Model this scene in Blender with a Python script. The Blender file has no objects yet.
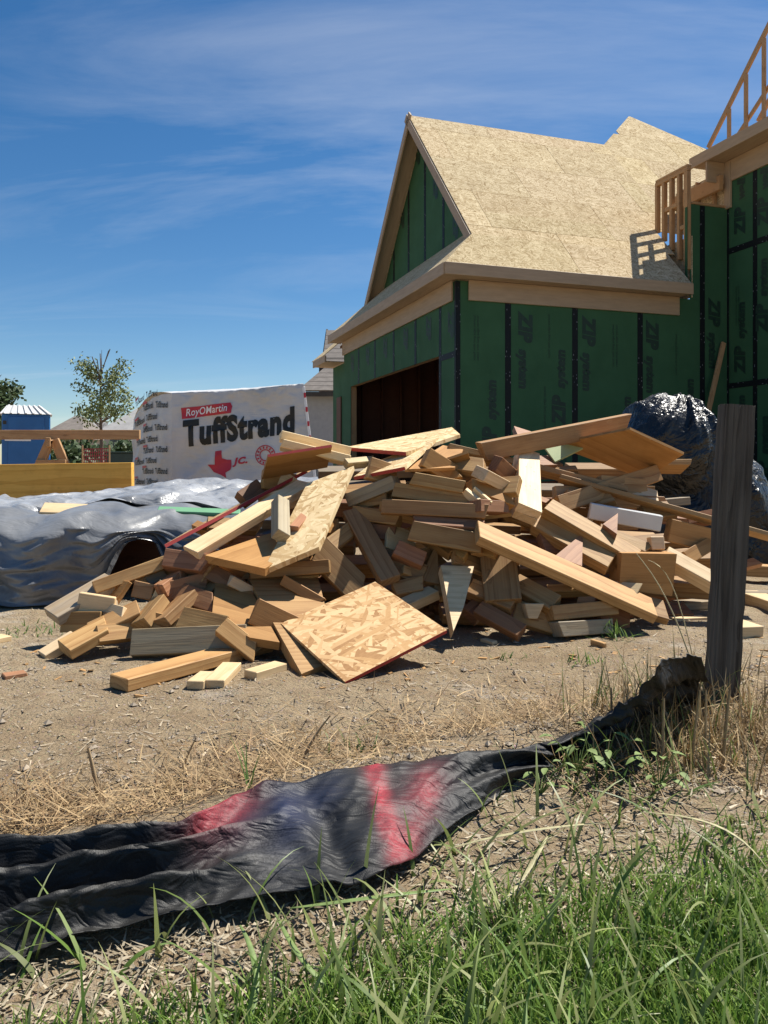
import bpy, bmesh, math, random
import numpy as np
from mathutils import Vector, Matrix, noise as mn
random.seed(7); rng = np.random.default_rng(7)
S = bpy.context.scene
COL = S.collection
# ------------------------------------------------------------------ camera
FPX, CX, HY, CAMH = 770.0, 384.0, 463.0, 0.65
cam = bpy.data.cameras.new('camera'); camo = bpy.data.objects.new('camera', cam); COL.objects.link(camo)
cam.sensor_fit = 'VERTICAL'; cam.sensor_height = 24.0; cam.lens = FPX / 1024 * 24.0
cam.shift_y = -(512 - HY) / 1024; cam.clip_start = 0.05; cam.clip_end = 3000
camo.location = (0, 0, CAMH); camo.rotation_euler = (math.pi / 2, 0, 0)
S.camera = camo
# ------------------------------------------------------------------ world, sun, exposure
SUN_AZ, SUN_EL = math.radians(56), math.radians(57)      # azimuth clockwise from +Y (straight ahead)
W = bpy.data.worlds.new('World'); S.world = W; W.use_nodes = True
nt = W.node_tree; nt.nodes.clear()
def wn(t, **k):
    n = nt.nodes.new(t)
    for a, b in k.items(): setattr(n, a, b)
    return n
sky = wn('ShaderNodeTexSky', sky_type='NISHITA', sun_disc=False, sun_elevation=SUN_EL, sun_rotation=SUN_AZ,
         altitude=600, air_density=1.0, dust_density=0.25, ozone_density=2.6)
tc = wn('ShaderNodeTexCoord'); sep = wn('ShaderNodeSeparateXYZ'); nt.links.new(tc.outputs['Generated'], sep.inputs[0])
mz = wn('ShaderNodeMath', operation='MAXIMUM'); mz.inputs[1].default_value = 0.0; nt.links.new(sep.outputs['Z'], mz.inputs[0])
az_ = wn('ShaderNodeMath', operation='ADD'); az_.inputs[1].default_value = 0.18; nt.links.new(mz.outputs[0], az_.inputs[0])
pl = wn('ShaderNodeVectorMath', operation='SCALE'); dv = wn('ShaderNodeMath', operation='DIVIDE'); dv.inputs[0].default_value = 1
nt.links.new(az_.outputs[0], dv.inputs[1]); nt.links.new(tc.outputs['Generated'], pl.inputs[0]); nt.links.new(dv.outputs[0], pl.inputs['Scale'])
mp = wn('ShaderNodeMapping'); mp.inputs['Rotation'].default_value = (0, 0, math.radians(-18)); mp.inputs['Scale'].default_value = (0.45, 1.5, 0.0)
mp.inputs['Location'].default_value = (0.3, 0.5, 0)
nt.links.new(pl.outputs[0], mp.inputs[0])
n1 = wn('ShaderNodeTexNoise'); n1.inputs['Scale'].default_value = 1.3; n1.inputs['Detail'].default_value = 9; n1.inputs['Roughness'].default_value = 0.62; n1.inputs['Distortion'].default_value = 0.7
nt.links.new(mp.outputs[0], n1.inputs['Vector'])
n2 = wn('ShaderNodeTexNoise'); n2.inputs['Scale'].default_value = 0.75; n2.inputs['Detail'].default_value = 2
nt.links.new(pl.outputs[0], n2.inputs['Vector'])
r1 = wn('ShaderNodeMapRange'); r1.inputs[1].default_value = 0.46; r1.inputs[2].default_value = 0.80; nt.links.new(n1.outputs['Fac'], r1.inputs[0])
r2 = wn('ShaderNodeMapRange'); r2.inputs[1].default_value = 0.38; r2.inputs[2].default_value = 0.62; nt.links.new(n2.outputs['Fac'], r2.inputs[0])
mm = wn('ShaderNodeMath', operation='MULTIPLY'); nt.links.new(r1.outputs[0], mm.inputs[0]); nt.links.new(r2.outputs[0], mm.inputs[1])
m2 = wn('ShaderNodeMath', operation='MULTIPLY'); m2.inputs[1].default_value = 0.30; nt.links.new(mm.outputs[0], m2.inputs[0])
mx = wn('ShaderNodeMix', data_type='RGBA'); mx.inputs[7].default_value = (8.0, 8.3, 8.8, 1)
hs = wn('ShaderNodeHueSaturation'); hs.inputs['Saturation'].default_value = 1.3; nt.links.new(sky.outputs[0], hs.inputs['Color'])
nt.links.new(m2.outputs[0], mx.inputs[0]); nt.links.new(hs.outputs[0], mx.inputs[6])
bg = wn('ShaderNodeBackground'); bg.inputs['Strength'].default_value = 0.066
nt.links.new(mx.outputs[2], bg.inputs[0])
wo = wn('ShaderNodeOutputWorld'); nt.links.new(bg.outputs[0], wo.inputs[0])
sl = bpy.data.lights.new('sun', 'SUN'); sl.energy = 5.0; sl.angle = math.radians(0.53); sl.color = (1.0, 0.955, 0.87)
so = bpy.data.objects.new('sun', sl); COL.objects.link(so)
sd = Vector((math.sin(SUN_AZ) * math.cos(SUN_EL), math.cos(SUN_AZ) * math.cos(SUN_EL), math.sin(SUN_EL)))
so.rotation_euler = sd.to_track_quat('Z', 'Y').to_euler(); so.location = (0, 0, 20)
S.view_settings.view_transform = 'Standard'; S.view_settings.look = 'None'; S.view_settings.gamma = 1; S.view_settings.exposure = 0.75
# ------------------------------------------------------------------ helpers
def P(px, py, d):
    return Vector(((px - CX) / FPX * d, d, CAMH + (HY - py) / FPX * d))
def tag(o, label=None, cat=None, group=None, kind=None):
    if label: o['label'] = label
    if cat: o['category'] = cat
    if group: o['group'] = group
    if kind: o['kind'] = kind
    return o
def empty(name, loc=(0, 0, 0)):
    o = bpy.data.objects.new(name, None); o.location = loc; o.empty_display_size = 0.1; COL.objects.link(o); return o
def link(name, me, mats, parent=None, mw=None):
    o = bpy.data.objects.new(name, me); COL.objects.link(o)
    for m in (mats if isinstance(mats, (list, tuple)) else [mats]):
        if me.materials.find(m.name) < 0: me.materials.append(m)
    if mw is not None: o.matrix_world = mw
    if parent is not None:
        o.parent = parent
        pm = Matrix.Identity(4); q = parent; chain = []
        while q is not None: chain.append(q); q = q.parent
        for q in reversed(chain): pm = pm @ (q.matrix_parent_inverse @ q.matrix_basis if q.parent else q.matrix_basis)
        o.matrix_parent_inverse = pm.inverted()
    return o
def mesh(name, verts, faces, smooth=False):
    me = bpy.data.meshes.new(name); me.from_pydata([tuple(v) for v in verts], [], [tuple(f) for f in faces]); me.update()
    if smooth: me.polygons.foreach_set('use_smooth', [True] * len(me.polygons))
    return me
def box_mesh(lx, ly, lz, bev=0.002, jit=0.0):
    bm = bmesh.new(); bmesh.ops.create_cube(bm, size=1)
    for v in bm.verts:
        v.co = Vector((v.co.x * lx, v.co.y * ly, v.co.z * lz))
        if jit: v.co += Vector((random.uniform(-jit, jit) * 3, random.uniform(-jit, jit), random.uniform(-jit, jit)))
    if bev: bmesh.ops.bevel(bm, geom=list(bm.edges), offset=bev, segments=1, affect='EDGES')
    me = bpy.data.meshes.new('box'); bm.to_mesh(me); bm.free(); return me
def frame(x, z, origin):
    x = Vector(x).normalized(); z = Vector(z); z = (z - x * z.dot(x)).normalized(); y = z.cross(x)
    m = Matrix((x, y, z)).transposed().to_4x4(); m.translation = origin; return m
def beam(name, mat, p, q, w, t, n, parent=None, bev=0.003, sink=0.5, jit=0.0, ext=0):
    """a bar from p to q; w across, t along the normal n; sink=0.5 centres it, 1 puts the face n on the line"""
    p = Vector(p); q = Vector(q); x = (q - p).normalized(); p = p - x * ext; q = q + x * ext
    mw = frame(x, n, (p + q) / 2); mw.translation = (p + q) / 2 - mw.to_3x3().col[2] * t * (sink - 0.5)
    return link(name, box_mesh((q - p).length, w, t, bev, jit), mat, parent, mw)
# ------------------------------------------------------------------ materials
class NB:
    def __init__(s, name):
        s.m = bpy.data.materials.new(name); s.m.use_nodes = True; s.t = s.m.node_tree
        s.b = s.t.nodes['Principled BSDF']; s.tc = s.t.nodes.new('ShaderNodeTexCoord'); s.oi = s.t.nodes.new('ShaderNodeObjectInfo')
    def n(s, t, ins=None, **k):
        n = s.t.nodes.new(t)
        for a, b in k.items(): setattr(n, a, b)
        for a, b in (ins or {}).items(): s.set(n.inputs[a], b)
        return n
    def set(s, i, v):
        if isinstance(v, bpy.types.NodeSocket): s.t.links.new(v, i)
        else: i.default_value = v
    def math(s, op, a, b=0.0, c=0.0): 
        n = s.n('ShaderNodeMath', operation=op); s.set(n.inputs[0], a); s.set(n.inputs[1], b); s.set(n.inputs[2], c); return n.outputs[0]
    def vmath(s, op, a, b=(0, 0, 0)):
        n = s.n('ShaderNodeVectorMath', operation=op); s.set(n.inputs[0], a); s.set(n.inputs[1], b); return n.outputs[0]
    def mapt(s, v, loc, rot, sc):
        return s.n('ShaderNodeMapping', {'Vector': v, 'Location': loc, 'Rotation': rot, 'Scale': tuple(1 / c for c in sc)}, vector_type='TEXTURE').outputs[0]
    def map(s, v, loc=(0, 0, 0), rot=(0, 0, 0), sc=(1, 1, 1)):
        return s.n('ShaderNodeMapping', {'Vector': v, 'Location': loc, 'Rotation': rot, 'Scale': sc}).outputs[0]
    def noise(s, v, scale=5, detail=3, rough=0.5, dist=0.0):
        return s.n('ShaderNodeTexNoise', {'Vector': v, 'Scale': scale, 'Detail': detail, 'Roughness': rough, 'Distortion': dist}).outputs['Fac']
    def vor(s, v, scale=5, feature='F1', out='Color'):
        return s.n('ShaderNodeTexVoronoi', {'Vector': v, 'Scale': scale}, feature=feature).outputs[out]
    def ramp(s, f, stops):
        n = s.n('ShaderNodeValToRGB', {'Fac': f}); e = n.color_ramp.elements
        while len(e) < len(stops): e.new(0.5)
        for i, (p, c) in enumerate(stops): e[i].position = p; e[i].color = (*c, 1) if len(c) == 3 else c
        return n.outputs[0]
    def mix(s, f, a, b, blend='MIX'):
        n = s.n('ShaderNodeMix', data_type='RGBA', blend_type=blend); s.set(n.inputs[0], f)
        s.set(n.inputs[6], a if not isinstance(a, tuple) else (*a, 1)); s.set(n.inputs[7], b if not isinstance(b, tuple) else (*b, 1)); return n.outputs[2]
    def rangem(s, v, a, b, c=0.0, d=1.0): return s.n('ShaderNodeMapRange', {0: v, 1: a, 2: b, 3: c, 4: d}).outputs[0]
    def bump(s, h, dist=0.01, st=1.0, prev=None):
        n = s.n('ShaderNodeBump', {'Height': h, 'Distance': dist, 'Strength': st})
        if prev is not None: s.set(n.inputs['Normal'], prev)
        return n.outputs[0]
    def fin(s, col, rough=0.6, norm=None, **k):
        s.set(s.b.inputs['Base Color'], (*col, 1) if isinstance(col, tuple) and len(col) == 3 else col); s.set(s.b.inputs['Roughness'], rough)
        if norm is not None: s.set(s.b.inputs['Normal'], norm)
        for a, b in k.items(): s.set(s.b.inputs[a.replace('_', ' ')], b)
        return s.m
def wood(name, dark, light, ring=55.0, rough=0.62, knots=0.5, weather=0.0, contrast=1.0):
    s = NB(name); o = s.tc.outputs['Object']; rnd = s.oi.outputs['Random']
    off = s.n('ShaderNodeCombineXYZ', {'X': s.math('MULTIPLY', rnd, 37.0), 'Y': s.math('MULTIPLY', s.math('SUBTRACT', rnd, 0.5), 0.16), 'Z': s.math('ADD', s.math('MULTIPLY', s.math('FRACT', s.math('MULTIPLY', rnd, 17.3)), 0.16), 0.015)}).outputs[0]
    v = s.vmath('ADD', o, off)
    big = s.noise(s.map(v, sc=(1.6, 9, 9)), 1.0, 3)
    sp = s.n('ShaderNodeSeparateXYZ', {0: v})
    d = s.math('SQRT', s.math('ADD', s.math('POWER', sp.outputs['Y'], 2.0), s.math('POWER', sp.outputs['Z'], 2.0)))
    d = s.math('ADD', d, s.math('MULTIPLY', big, 0.05))
    kv = s.vor(s.map(v, sc=(1.0, 2.6, 2.6)), 3.2, out='Distance')
    kn = s.rangem(kv, 0.02, 0.13, 1.0, 0.0)
    d = s.math('ADD', d, s.math('MULTIPLY', kn, 0.03))
    rg = s.math('FRACT', s.math('MULTIPLY', d, ring))
    rg = s.math('POWER', rg, 2.2)
    fib = s.noise(s.map(v, sc=(7, 190, 190)), 1.0, 3, 0.6)
    f = s.math('ADD', s.math('MULTIPLY', rg, 0.50 * contrast), s.math('MULTIPLY', s.rangem(fib, .25, .8), 0.5))
    col = s.mix(s.math('MINIMUM', s.math('MAXIMUM', f, 0.0), 1.0), light, dark)
    col = s.mix(s.math('MULTIPLY', kn, knots), col, (dark[0] * 0.30, dark[1] * 0.22, dark[2] * 0.16))
    blot = s.noise(v, 7.0, 4, 0.6)
    col = s.mix(s.rangem(blot, 0.50, 0.75, 0, 0.32), col, (dark[0] * 0.62, dark[1] * 0.58, dark[2] * 0.55))
    if weather: col = s.mix(s.rangem(s.noise(s.map(v, sc=(3, 40, 40)), 1.0, 4), 0.35, 0.7, 0, weather), col, (0.25, 0.235, 0.21))
    scr = s.noise(s.map(v, sc=(30, 30, 30)), 1.0, 6, 0.7)
    col = s.mix(s.rangem(scr, 0.62, 0.72, 0, 0.25), col, (0.16, 0.11, 0.07))
    col = s.mix(1.0, col, s.oi.outputs['Color'], 'MULTIPLY')
    nb = s.bump(fib, 0.0012, 0.6); nb = s.bump(rg, 0.0006, 0.4, nb)
    return s.fin(col, rough, nb, Specular_IOR_Level=0.3)
def osb(name, dark, mid, light, coat=0.35):
    s = NB(name); o = s.vmath('ADD', s.tc.outputs['Object'], s.n('ShaderNodeCombineXYZ', {'X': s.math('MULTIPLY', s.oi.outputs['Random'], 31.0), 'Y': s.math('MULTIPLY', s.oi.outputs['Random'], 13.0)}).outputs[0])
    o = s.vmath('ADD', o, s.vmath('SCALE', s.n('ShaderNodeTexNoise', {'Vector': o, 'Scale': 9.0}).outputs['Color']))
    v = pr = None
    for i, a in enumerate((0.1, 0.75, 1.45, 2.2, 2.85)):
        m = s.mapt(o, (i * 3.7, i * 1.9, 0), (0, 0, a), (8.5, 62, 9))
        c = s.n('ShaderNodeSeparateColor', {0: s.vor(m, 1.0)})
        if v is None: v, pr = c.outputs[0], c.outputs[1]; continue
        g_ = s.math('GREATER_THAN', c.outputs[1], pr)
        n = s.n('ShaderNodeMix', data_type='FLOAT'); s.set(n.inputs[0], g_); s.set(n.inputs[2], v); s.set(n.inputs[3], c.outputs[0]); v = n.outputs[0]
        pr = s.math('MAXIMUM', pr, c.outputs[1])
    grain = s.noise(s.map(o, sc=(60, 160, 60)), 1.0, 4, 0.65)
    v2 = s.math('ADD', s.math('MULTIPLY', v, 0.8), s.math('MULTIPLY', grain, 0.3))
    col = s.ramp(v2, [(0.08, dark), (0.38, mid), (0.75, light), (1.0, tuple(min(1, c * 1.12) for c in light))])
    bl = s.noise(o, 2.3, 4, 0.6)
    col = s.mix(s.rangem(bl, 0.45, 0.75, 0, 0.28), col, dark)
    col = s.mix(1.0, col, s.oi.outputs['Color'], 'MULTIPLY')
    nb = s.bump(v2, 0.0015, 0.5)
    return s.fin(col, 0.8, nb, Specular_IOR_Level=coat)
def fix_scale(m, k):
    for n in m.node_tree.nodes:
        if n.type == 'VECT_MATH' and n.operation == 'SCALE': n.inputs['Scale'].default_value = k
def plain(name, col, rough=0.6, var=0.25, scale=6.0, bump=0.0, bscale=60, metallic=0.0, spec=0.5, sc=(1, 1, 1)):
    s = NB(name); o = s.map(s.vmath('ADD', s.tc.outputs['Object'], s.n('ShaderNodeCombineXYZ', {'X': s.math('MULTIPLY', s.oi.outputs['Random'], 23.0)}).outputs[0]), sc=sc)
    nz = s.noise(o, scale, 5, 0.6)
    c = s.mix(s.rangem(nz, 0.3, 0.75), tuple(min(1, x * (1 + var * 0.6)) for x in col), tuple(x * (1 - var) for x in col))
    nb = s.bump(s.noise(o, bscale, 4, 0.6), bump, 1.0) if bump else None
    return s.fin(c, s.rangem(nz, 0, 1, max(0.02, rough - 0.1), min(1, rough + 0.1)), nb, Metallic=metallic, Specular_IOR_Level=spec)
M = {}
M['fir'] = wood('fir_lumber', (0.245, 0.112, 0.035), (0.480, 0.295, 0.125))
M['pine'] = wood('pale_lumber', (0.450, 0.297, 0.140), (0.702, 0.531, 0.310), ring=42, contrast=0.7)
M['red'] = wood('reddish_lumber', (0.218, 0.092, 0.042), (0.370, 0.185, 0.092), ring=70, contrast=1.2)
M['grey'] = wood('weathered_lumber', (0.232, 0.163, 0.095), (0.396, 0.310, 0.198), ring=60, weather=0.35)
M['ply'] = wood('plywood_face', (0.252, 0.113, 0.029), (0.454, 0.244, 0.084), ring=16, knots=0.7, contrast=0.8)
M['frame'] = wood('framing_lumber', (0.324, 0.171, 0.077), (0.495, 0.306, 0.153))
M['trim'] = plain('tan_primed_trim', (0.380, 0.275, 0.176), 0.62, 0.15, 3, 0.0006, 80, sc=(1, 8, 8))
M['osb'] = osb('osb_sheet', (0.324, 0.194, 0.086), (0.526, 0.369, 0.184), (0.666, 0.517, 0.302), .15); fix_scale(M['osb'], 0.012)
M['osbr'] = osb('osb_weathered', (0.273, 0.141, 0.062), (0.458, 0.273, 0.123), (0.581, 0.396, 0.211), .12); fix_scale(M['osbr'], 0.012)
M['osbroof'] = osb('osb_roof', (0.261, 0.176, 0.090), (0.495, 0.383, 0.230), (0.657, 0.540, 0.356), 0.0); fix_scale(M['osbroof'], 0.012)
M['rededge'] = plain('red_edge_paint', (0.36, 0.028, 0.022), 0.6, 0.3, 12)
M['yellow'] = wood('yellow_laminated_beam', (0.62, 0.30, 0.045), (0.86, 0.50, 0.11), ring=22, knots=0.8)
M['zip'] = plain('green_sheathing', (0.044, 0.114, 0.056), 0.7, 0.14, 2.0, 0.0005, 140, spec=0.12)
M['black'] = plain('black_print', (0.012, 0.014, 0.014), 0.6, 0.2)
M['zipink'] = plain('dark_green_print', (0.008, 0.032, 0.018), 0.6, 0.2)
M['redprint'] = plain('red_print', (0.50, 0.025, 0.045), 0.5, 0.12)
M['whiteprint'] = plain('white_print', (0.80, 0.79, 0.78), 0.5, 0.06)
M['white'] = plain('white_plastic', (0.62, 0.62, 0.60), 0.4, 0.08)
M['green_panel'] = plain('pale_green_panel', (0.42, 0.50, 0.26), 0.6, 0.15)
M['greendark'] = plain('green_strip', (0.14, 0.34, 0.18), 0.6, 0.15)
def tape_mat():
    s = NB('black_seam_tape'); o = s.map(s.tc.outputs['Object'], sc=(9, 26, 9)); v = s.vor(o, 1.0, out='Distance')
    col = s.mix(s.rangem(v, 0.10, 0.16, 0.55, 0.0), (0.010, 0.012, 0.014), (0.45, 0.47, 0.50))
    return s.fin(col, 0.5, s.bump(s.noise(s.tc.outputs['Object'], 25, 3), 0.004, 0.5), Specular_IOR_Level=.15)
M['tape'] = tape_mat()
# ------------------------------------------------------------------ ground
def fence_line(x): return 1.16 + 0.60 * (x + 0.58)
def gz(x, y):
    t = (y - fence_line(x)) / 1.17
    b = 0.055 * math.exp(-(t / 0.13) ** 2) if -1.2 < x < 1.2 else 0
    a = 0.014 * mn.noise(Vector((x * 1.3, y * 1.3, 3.0))) + 0.010 * mn.noise(Vector((x * 4.1, y * 4.1, 9.0))) + 0.006 * mn.noise(Vector((x * 11, y * 11, 1))) + .004 * mn.noise(Vector((x * 23, y * 23, 6)))
    f = 1.0 if math.hypot(x, y) < 6 else max(0.0, 1 - (math.hypot(x, y) - 6) / 6)
    return b + a * f
def axis(fine0, fine1, step, far, grow):
    a = list(np.arange(fine0, fine1, step)); d = step
    while a[-1] < far: d *= grow; a.append(a[-1] + d)
    d = step
    while a[0] > -far: d *= grow; a.insert(0, a[0] - d)
    return a
gx = axis(-2.2, 2.4, 0.022, 900, 1.28); gy = axis(0.5, 4.6, 0.022, 900, 1.28)
gv = [(x, y, gz(x, y)) for y in gy for x in gx]; nx = len(gx)
gf = [(j * nx + i, j * nx + i + 1, (j + 1) * nx + i + 1, (j + 1) * nx + i) for j in range(len(gy) - 1) for i in range(nx - 1)]
def ground_mat():
    s = NB('dirt_ground'); o = s.tc.outputs['Object']
    big = s.noise(o, 0.9, 5, 0.6); mid = s.noise(o, 9.0, 6, 0.65); fine = s.noise(o, 90.0, 5, 0.7)
    col = s.mix(s.rangem(big, 0.35, 0.68), (0.275, 0.200, 0.119), (0.387, 0.310, 0.206))
    col = s.mix(s.rangem(mid, 0.42, 0.72), col, (0.25, 0.18, 0.112))
    col = s.mix(s.rangem(s.noise(o, 2.6, 5, 0.7), 0.56, 0.70, 0, 0.7), col, (0.47, 0.42, 0.35))
    col = s.mix(s.rangem(fine, 0.55, 0.75, 0, 0.6), col, (0.13, 0.095, 0.06))
    peb = s.vor(o, 75.0, out='Distance'); pc = s.vor(o, 75.0)
    col = s.mix(s.rangem(peb, 0.12, 0.30, 0.45, 0.0), col, s.mix(0.75, pc, (0.42, 0.36, 0.28)))
    h = s.math('ADD', s.math('MULTIPLY', fine, 0.5), s.math('MULTIPLY', mid, 0.9)); 
    nb = s.bump(h, 0.030, 1.0); nb = s.bump(s.rangem(peb, 0.0, 0.35, 1.0, 0.0), 0.005, 0.7, nb)
    return s.fin(col, 0.95, nb, Specular_IOR_Level=0.1)
g = link('ground', mesh('ground', gv, gf, True), ground_mat()); tag(g, 'bare tan dirt of the building site', kind='structure')
# ------------------------------------------------------------------ house under construction
Uv = Vector((0.949, 0.314, 0)).normalized(); Vv = Vector((-Uv.y, Uv.x, 0)); CO = Vector((1.15, 12.3, 0))
def HW(a, b, z): return CO + Uv * a + Vv * b + Vector((0, 0, z))
OV, ZF, RA, RB, RBB, RM = 0.327, 3.761, 0.745, 0.634, 3.667, 1.074
house = empty('house', HW(0, 0, 0)); tag(house, 'unfinished house with green sheathed walls and a bare steep wooden roof', 'house')
def hbox(name, mat, a0, a1, b0, b1, z0, z1, parent=None, bev=0.004):
    d = [(a1 - a0, Uv), (b1 - b0, Vv), (z1 - z0, Vector((0, 0, 1)))]; d.sort(key=lambda t: -t[0])
    c = HW((a0 + a1) / 2, (b0 + b1) / 2, (z0 + z1) / 2)
    x, y = d[0][1], d[1][1]; z = x.cross(y); m = Matrix((x, y, z)).transposed().to_4x4(); m.translation = c
    return link(name, box_mesh(d[0][0], d[1][0], d[2][0], bev), mat, parent or house, m)
dg = None
def text_mesh(body, size, bold=0.0, shear=0.0, sx=1.0, align='LEFT', sub=0):
    c = bpy.data.curves.new('t', 'FONT'); c.body = body; c.size = size; c.offset = bold; c.shear = shear; c.align_x = align; c.resolution_u = 3; c.space_character = 1.0 + bold * 2.2
    o = bpy.data.objects.new('t', c); COL.objects.link(o)
    me = bpy.data.meshes.new_from_object(o.evaluated_get(bpy.context.evaluated_depsgraph_get()))
    bpy.data.objects.remove(o)
    for v in me.vertices: v.co.x *= sx
    if sub:
        bm = bmesh.new(); bm.from_mesh(me); bmesh.ops.triangulate(bm, faces=bm.faces)
        for _ in range(sub):
            es = [e for e in bm.edges if e.calc_length() > 0.05]
            if es: bmesh.ops.subdivide_edges(bm, edges=es, cuts=1); bmesh.ops.triangulate(bm, faces=bm.faces)
        bm.to_mesh(me); bm.free()
    return me
TM = {}
def wall_text(body, size, origin, xdir, n, parent, mat, bold=0.012, sx=1.0, shear=0.15, name='lettering'):
    k = (body, size, bold, sx, shear)
    if k not in TM: TM[k] = text_mesh(body, size, bold, shear, sx)
    return link(name, TM[k].copy(), mat, parent, frame(xdir, n, Vector(origin) + Vector(n) * 0.004))
# front wall (faces the camera): panels between seams
seams = [0.0, 0.924, 2.18, 3.48, 4.80, 5.35]
FN = -Vv; LN = -Uv; UP = Vector((0, 0, 1)); DN = -UP
def panel(a0, a1, z0, z1, b=0.0):
    return hbox('sheathing_panel', M['zip'], a0 + 0.002, a1 - 0.002, b, b + 0.012, z0, z1, bev=0.001)
fp = []
for i in range(5):
    z1 = 3.57 if i < 4 else 5.27
    fp.append(panel(seams[i], seams[i + 1], -0.05, z1))
panel(4.535, 4.80, 3.5705, 5.27)
for s_ in seams[1:5]:
    hbox('seam_tape', M['tape'], s_ - 0.055, s_ + 0.055, -0.004, -0.0015, -0.05, 3.56 if s_ < 4.6 else 5.26, bev=0)
hbox('seam_tape', M['tape'], 0.0, 0.075, -0.004, -0.0015, -0.05, 3.56, bev=0)
hbox('seam_tape', M['tape'], -0.004, -0.0015, 0.0, 0.06, -0.05, 3.56, bev=0)
for i, a, z, up in ((0, 0.70, 0.75, 1), (1, 1.13, 3.12, 0), (1, 1.98, 1.3, 1), (1, 1.95, -0.0, 1), (2, 2.34, 3.12, 0), (2, 3.28, 0.55, 1), (3, 3.62, 3.12, 0), (3, 4.6, 0.9, 1), (4, 4.95, 3.6, 0), (4, 4.98, 1.6, 0)):
    xd = UP if up else DN; o = HW(a, -0.0005, z)
    wall_text('ZIP', 0.33, o, xd, FN, fp[i], M['zipink'], 0.02, 0.95)
    wall_text('system', 0.235, o + xd * 0.60 , xd, FN, fp[i], M['zipink'], 0.014, 0.95)
for i, a, z in ((0, 0.40, 2.3), (0, 0.34, 2.3), (1, 1.62, 1.2), (1, 1.70, 2.4), (2, 2.95, 2.3), (2, 3.02, 2.3), (3, 4.25, 2.2)):
    wall_text('install with long edge vertical', 0.062, HW(a, -0.0005, z), UP, FN, fp[i], M['zipink'], 0.0, 1.0, 0)
# left wall with the garage opening
LW0, LW1, OP0, OP1, OPZ = 0.0, 6.76, 0.655, 6.16, 2.45
def lpanel(b0, b1, z0, z1):
    return hbox('sheathing_panel', M['zip'], 0.0, 0.012, b0 + 0.002, b1 - 0.002, z0, z1, bev=0.001)
lp = [lpanel(0.014, OP0, -0.05, 2.40), lpanel(0.014, OP0, 2.404, 3.57), lpanel(OP1, LW1, -0.05, 3.57)]
edges = [OP0, 1.83, 3.05, 4.27, 5.49, OP1]
for i in range(5):
    p_ = lpanel(edges[i], edges[i + 1], OPZ, 3.57); lp.append(p_)
    wall_text('ZIP', 0.30, HW(-0.0005, edges[i] + 0.62, 3.2), DN, LN, p_, M['zipink'], 0.02, 0.9)
    hbox('seam_tape', M['tape'], -0.004, -0.0015, edges[i] - 0.05, edges[i] + 0.05, OPZ if i else 0, 3.56, bev=0)
hbox('seam_tape', M['tape'], -0.0075, -0.005, 0.0, OP0, 2.35, 2.45, bev=0)
wall_text('ZIP', 0.30, HW(-0.0005, 0.30, 3.1), DN, LN, lp[1], M['zipink'], 0.02, 0.9)
# garage interior: jambs, header, studs, back wall, floor
for b in (OP0 - 0.10, OP1 + 0.01): hbox('door_jamb', M['frame'], 0.016, 0.15, b, b + 0.09, 0, OPZ)
hbox('door_header', M['frame'], 0.016, 0.15, OP0 - 0.1, OP1 + 0.1, OPZ + 0.01, OPZ + 0.3)
M['slab'] = plain('concrete_slab', (0.30, 0.29, 0.27), 0.9, 0.2)
hbox('floor_slab', M['slab'], 0.02, 9.0, 0.02, 7.3, -0.1, 0.03)
M['inside'] = wood('interior_sheathing', (0.09, 0.032, 0.018), (0.14, 0.055, 0.03))  # walls and studs coloured darker to paint in the dim garage interior
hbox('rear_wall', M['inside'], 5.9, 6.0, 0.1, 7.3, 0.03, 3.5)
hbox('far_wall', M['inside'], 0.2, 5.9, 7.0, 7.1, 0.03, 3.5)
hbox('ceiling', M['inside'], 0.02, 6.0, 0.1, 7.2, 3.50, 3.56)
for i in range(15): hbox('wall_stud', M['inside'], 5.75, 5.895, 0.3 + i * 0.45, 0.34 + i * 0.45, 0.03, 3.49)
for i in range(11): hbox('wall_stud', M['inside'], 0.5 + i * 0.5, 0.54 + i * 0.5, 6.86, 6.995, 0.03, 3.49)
# eaves: soffit, frieze and fascia
hbox('soffit', M['trim'], -OV + 0.02, 4.32, -OV + 0.02, -0.001, ZF - 0.17, ZF - 0.15)
hbox('soffit', M['trim'], -OV + 0.02, -0.001, 0.001, LW1 + 0.3, ZF - 0.17, ZF - 0.15)
hbox('frieze_board', M['trim'], 0.21, 4.28, -0.042, -0.005, ZF - 0.50, ZF - 0.175)
hbox('frieze_board', M['trim'], -0.042, -0.008, 0.10, LW1 + 0.02, ZF - 0.50, ZF - 0.175)
hbox('fascia_board', M['trim'], -OV, 4.32, -OV - 0.02, -OV + 0.018, ZF - 0.19, ZF)
hbox('fascia_board', M['trim'], -OV - 0.02, -OV + 0.018, -OV + 0.02, 2 * RBB - OV, ZF - 0.19, ZF)
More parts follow.
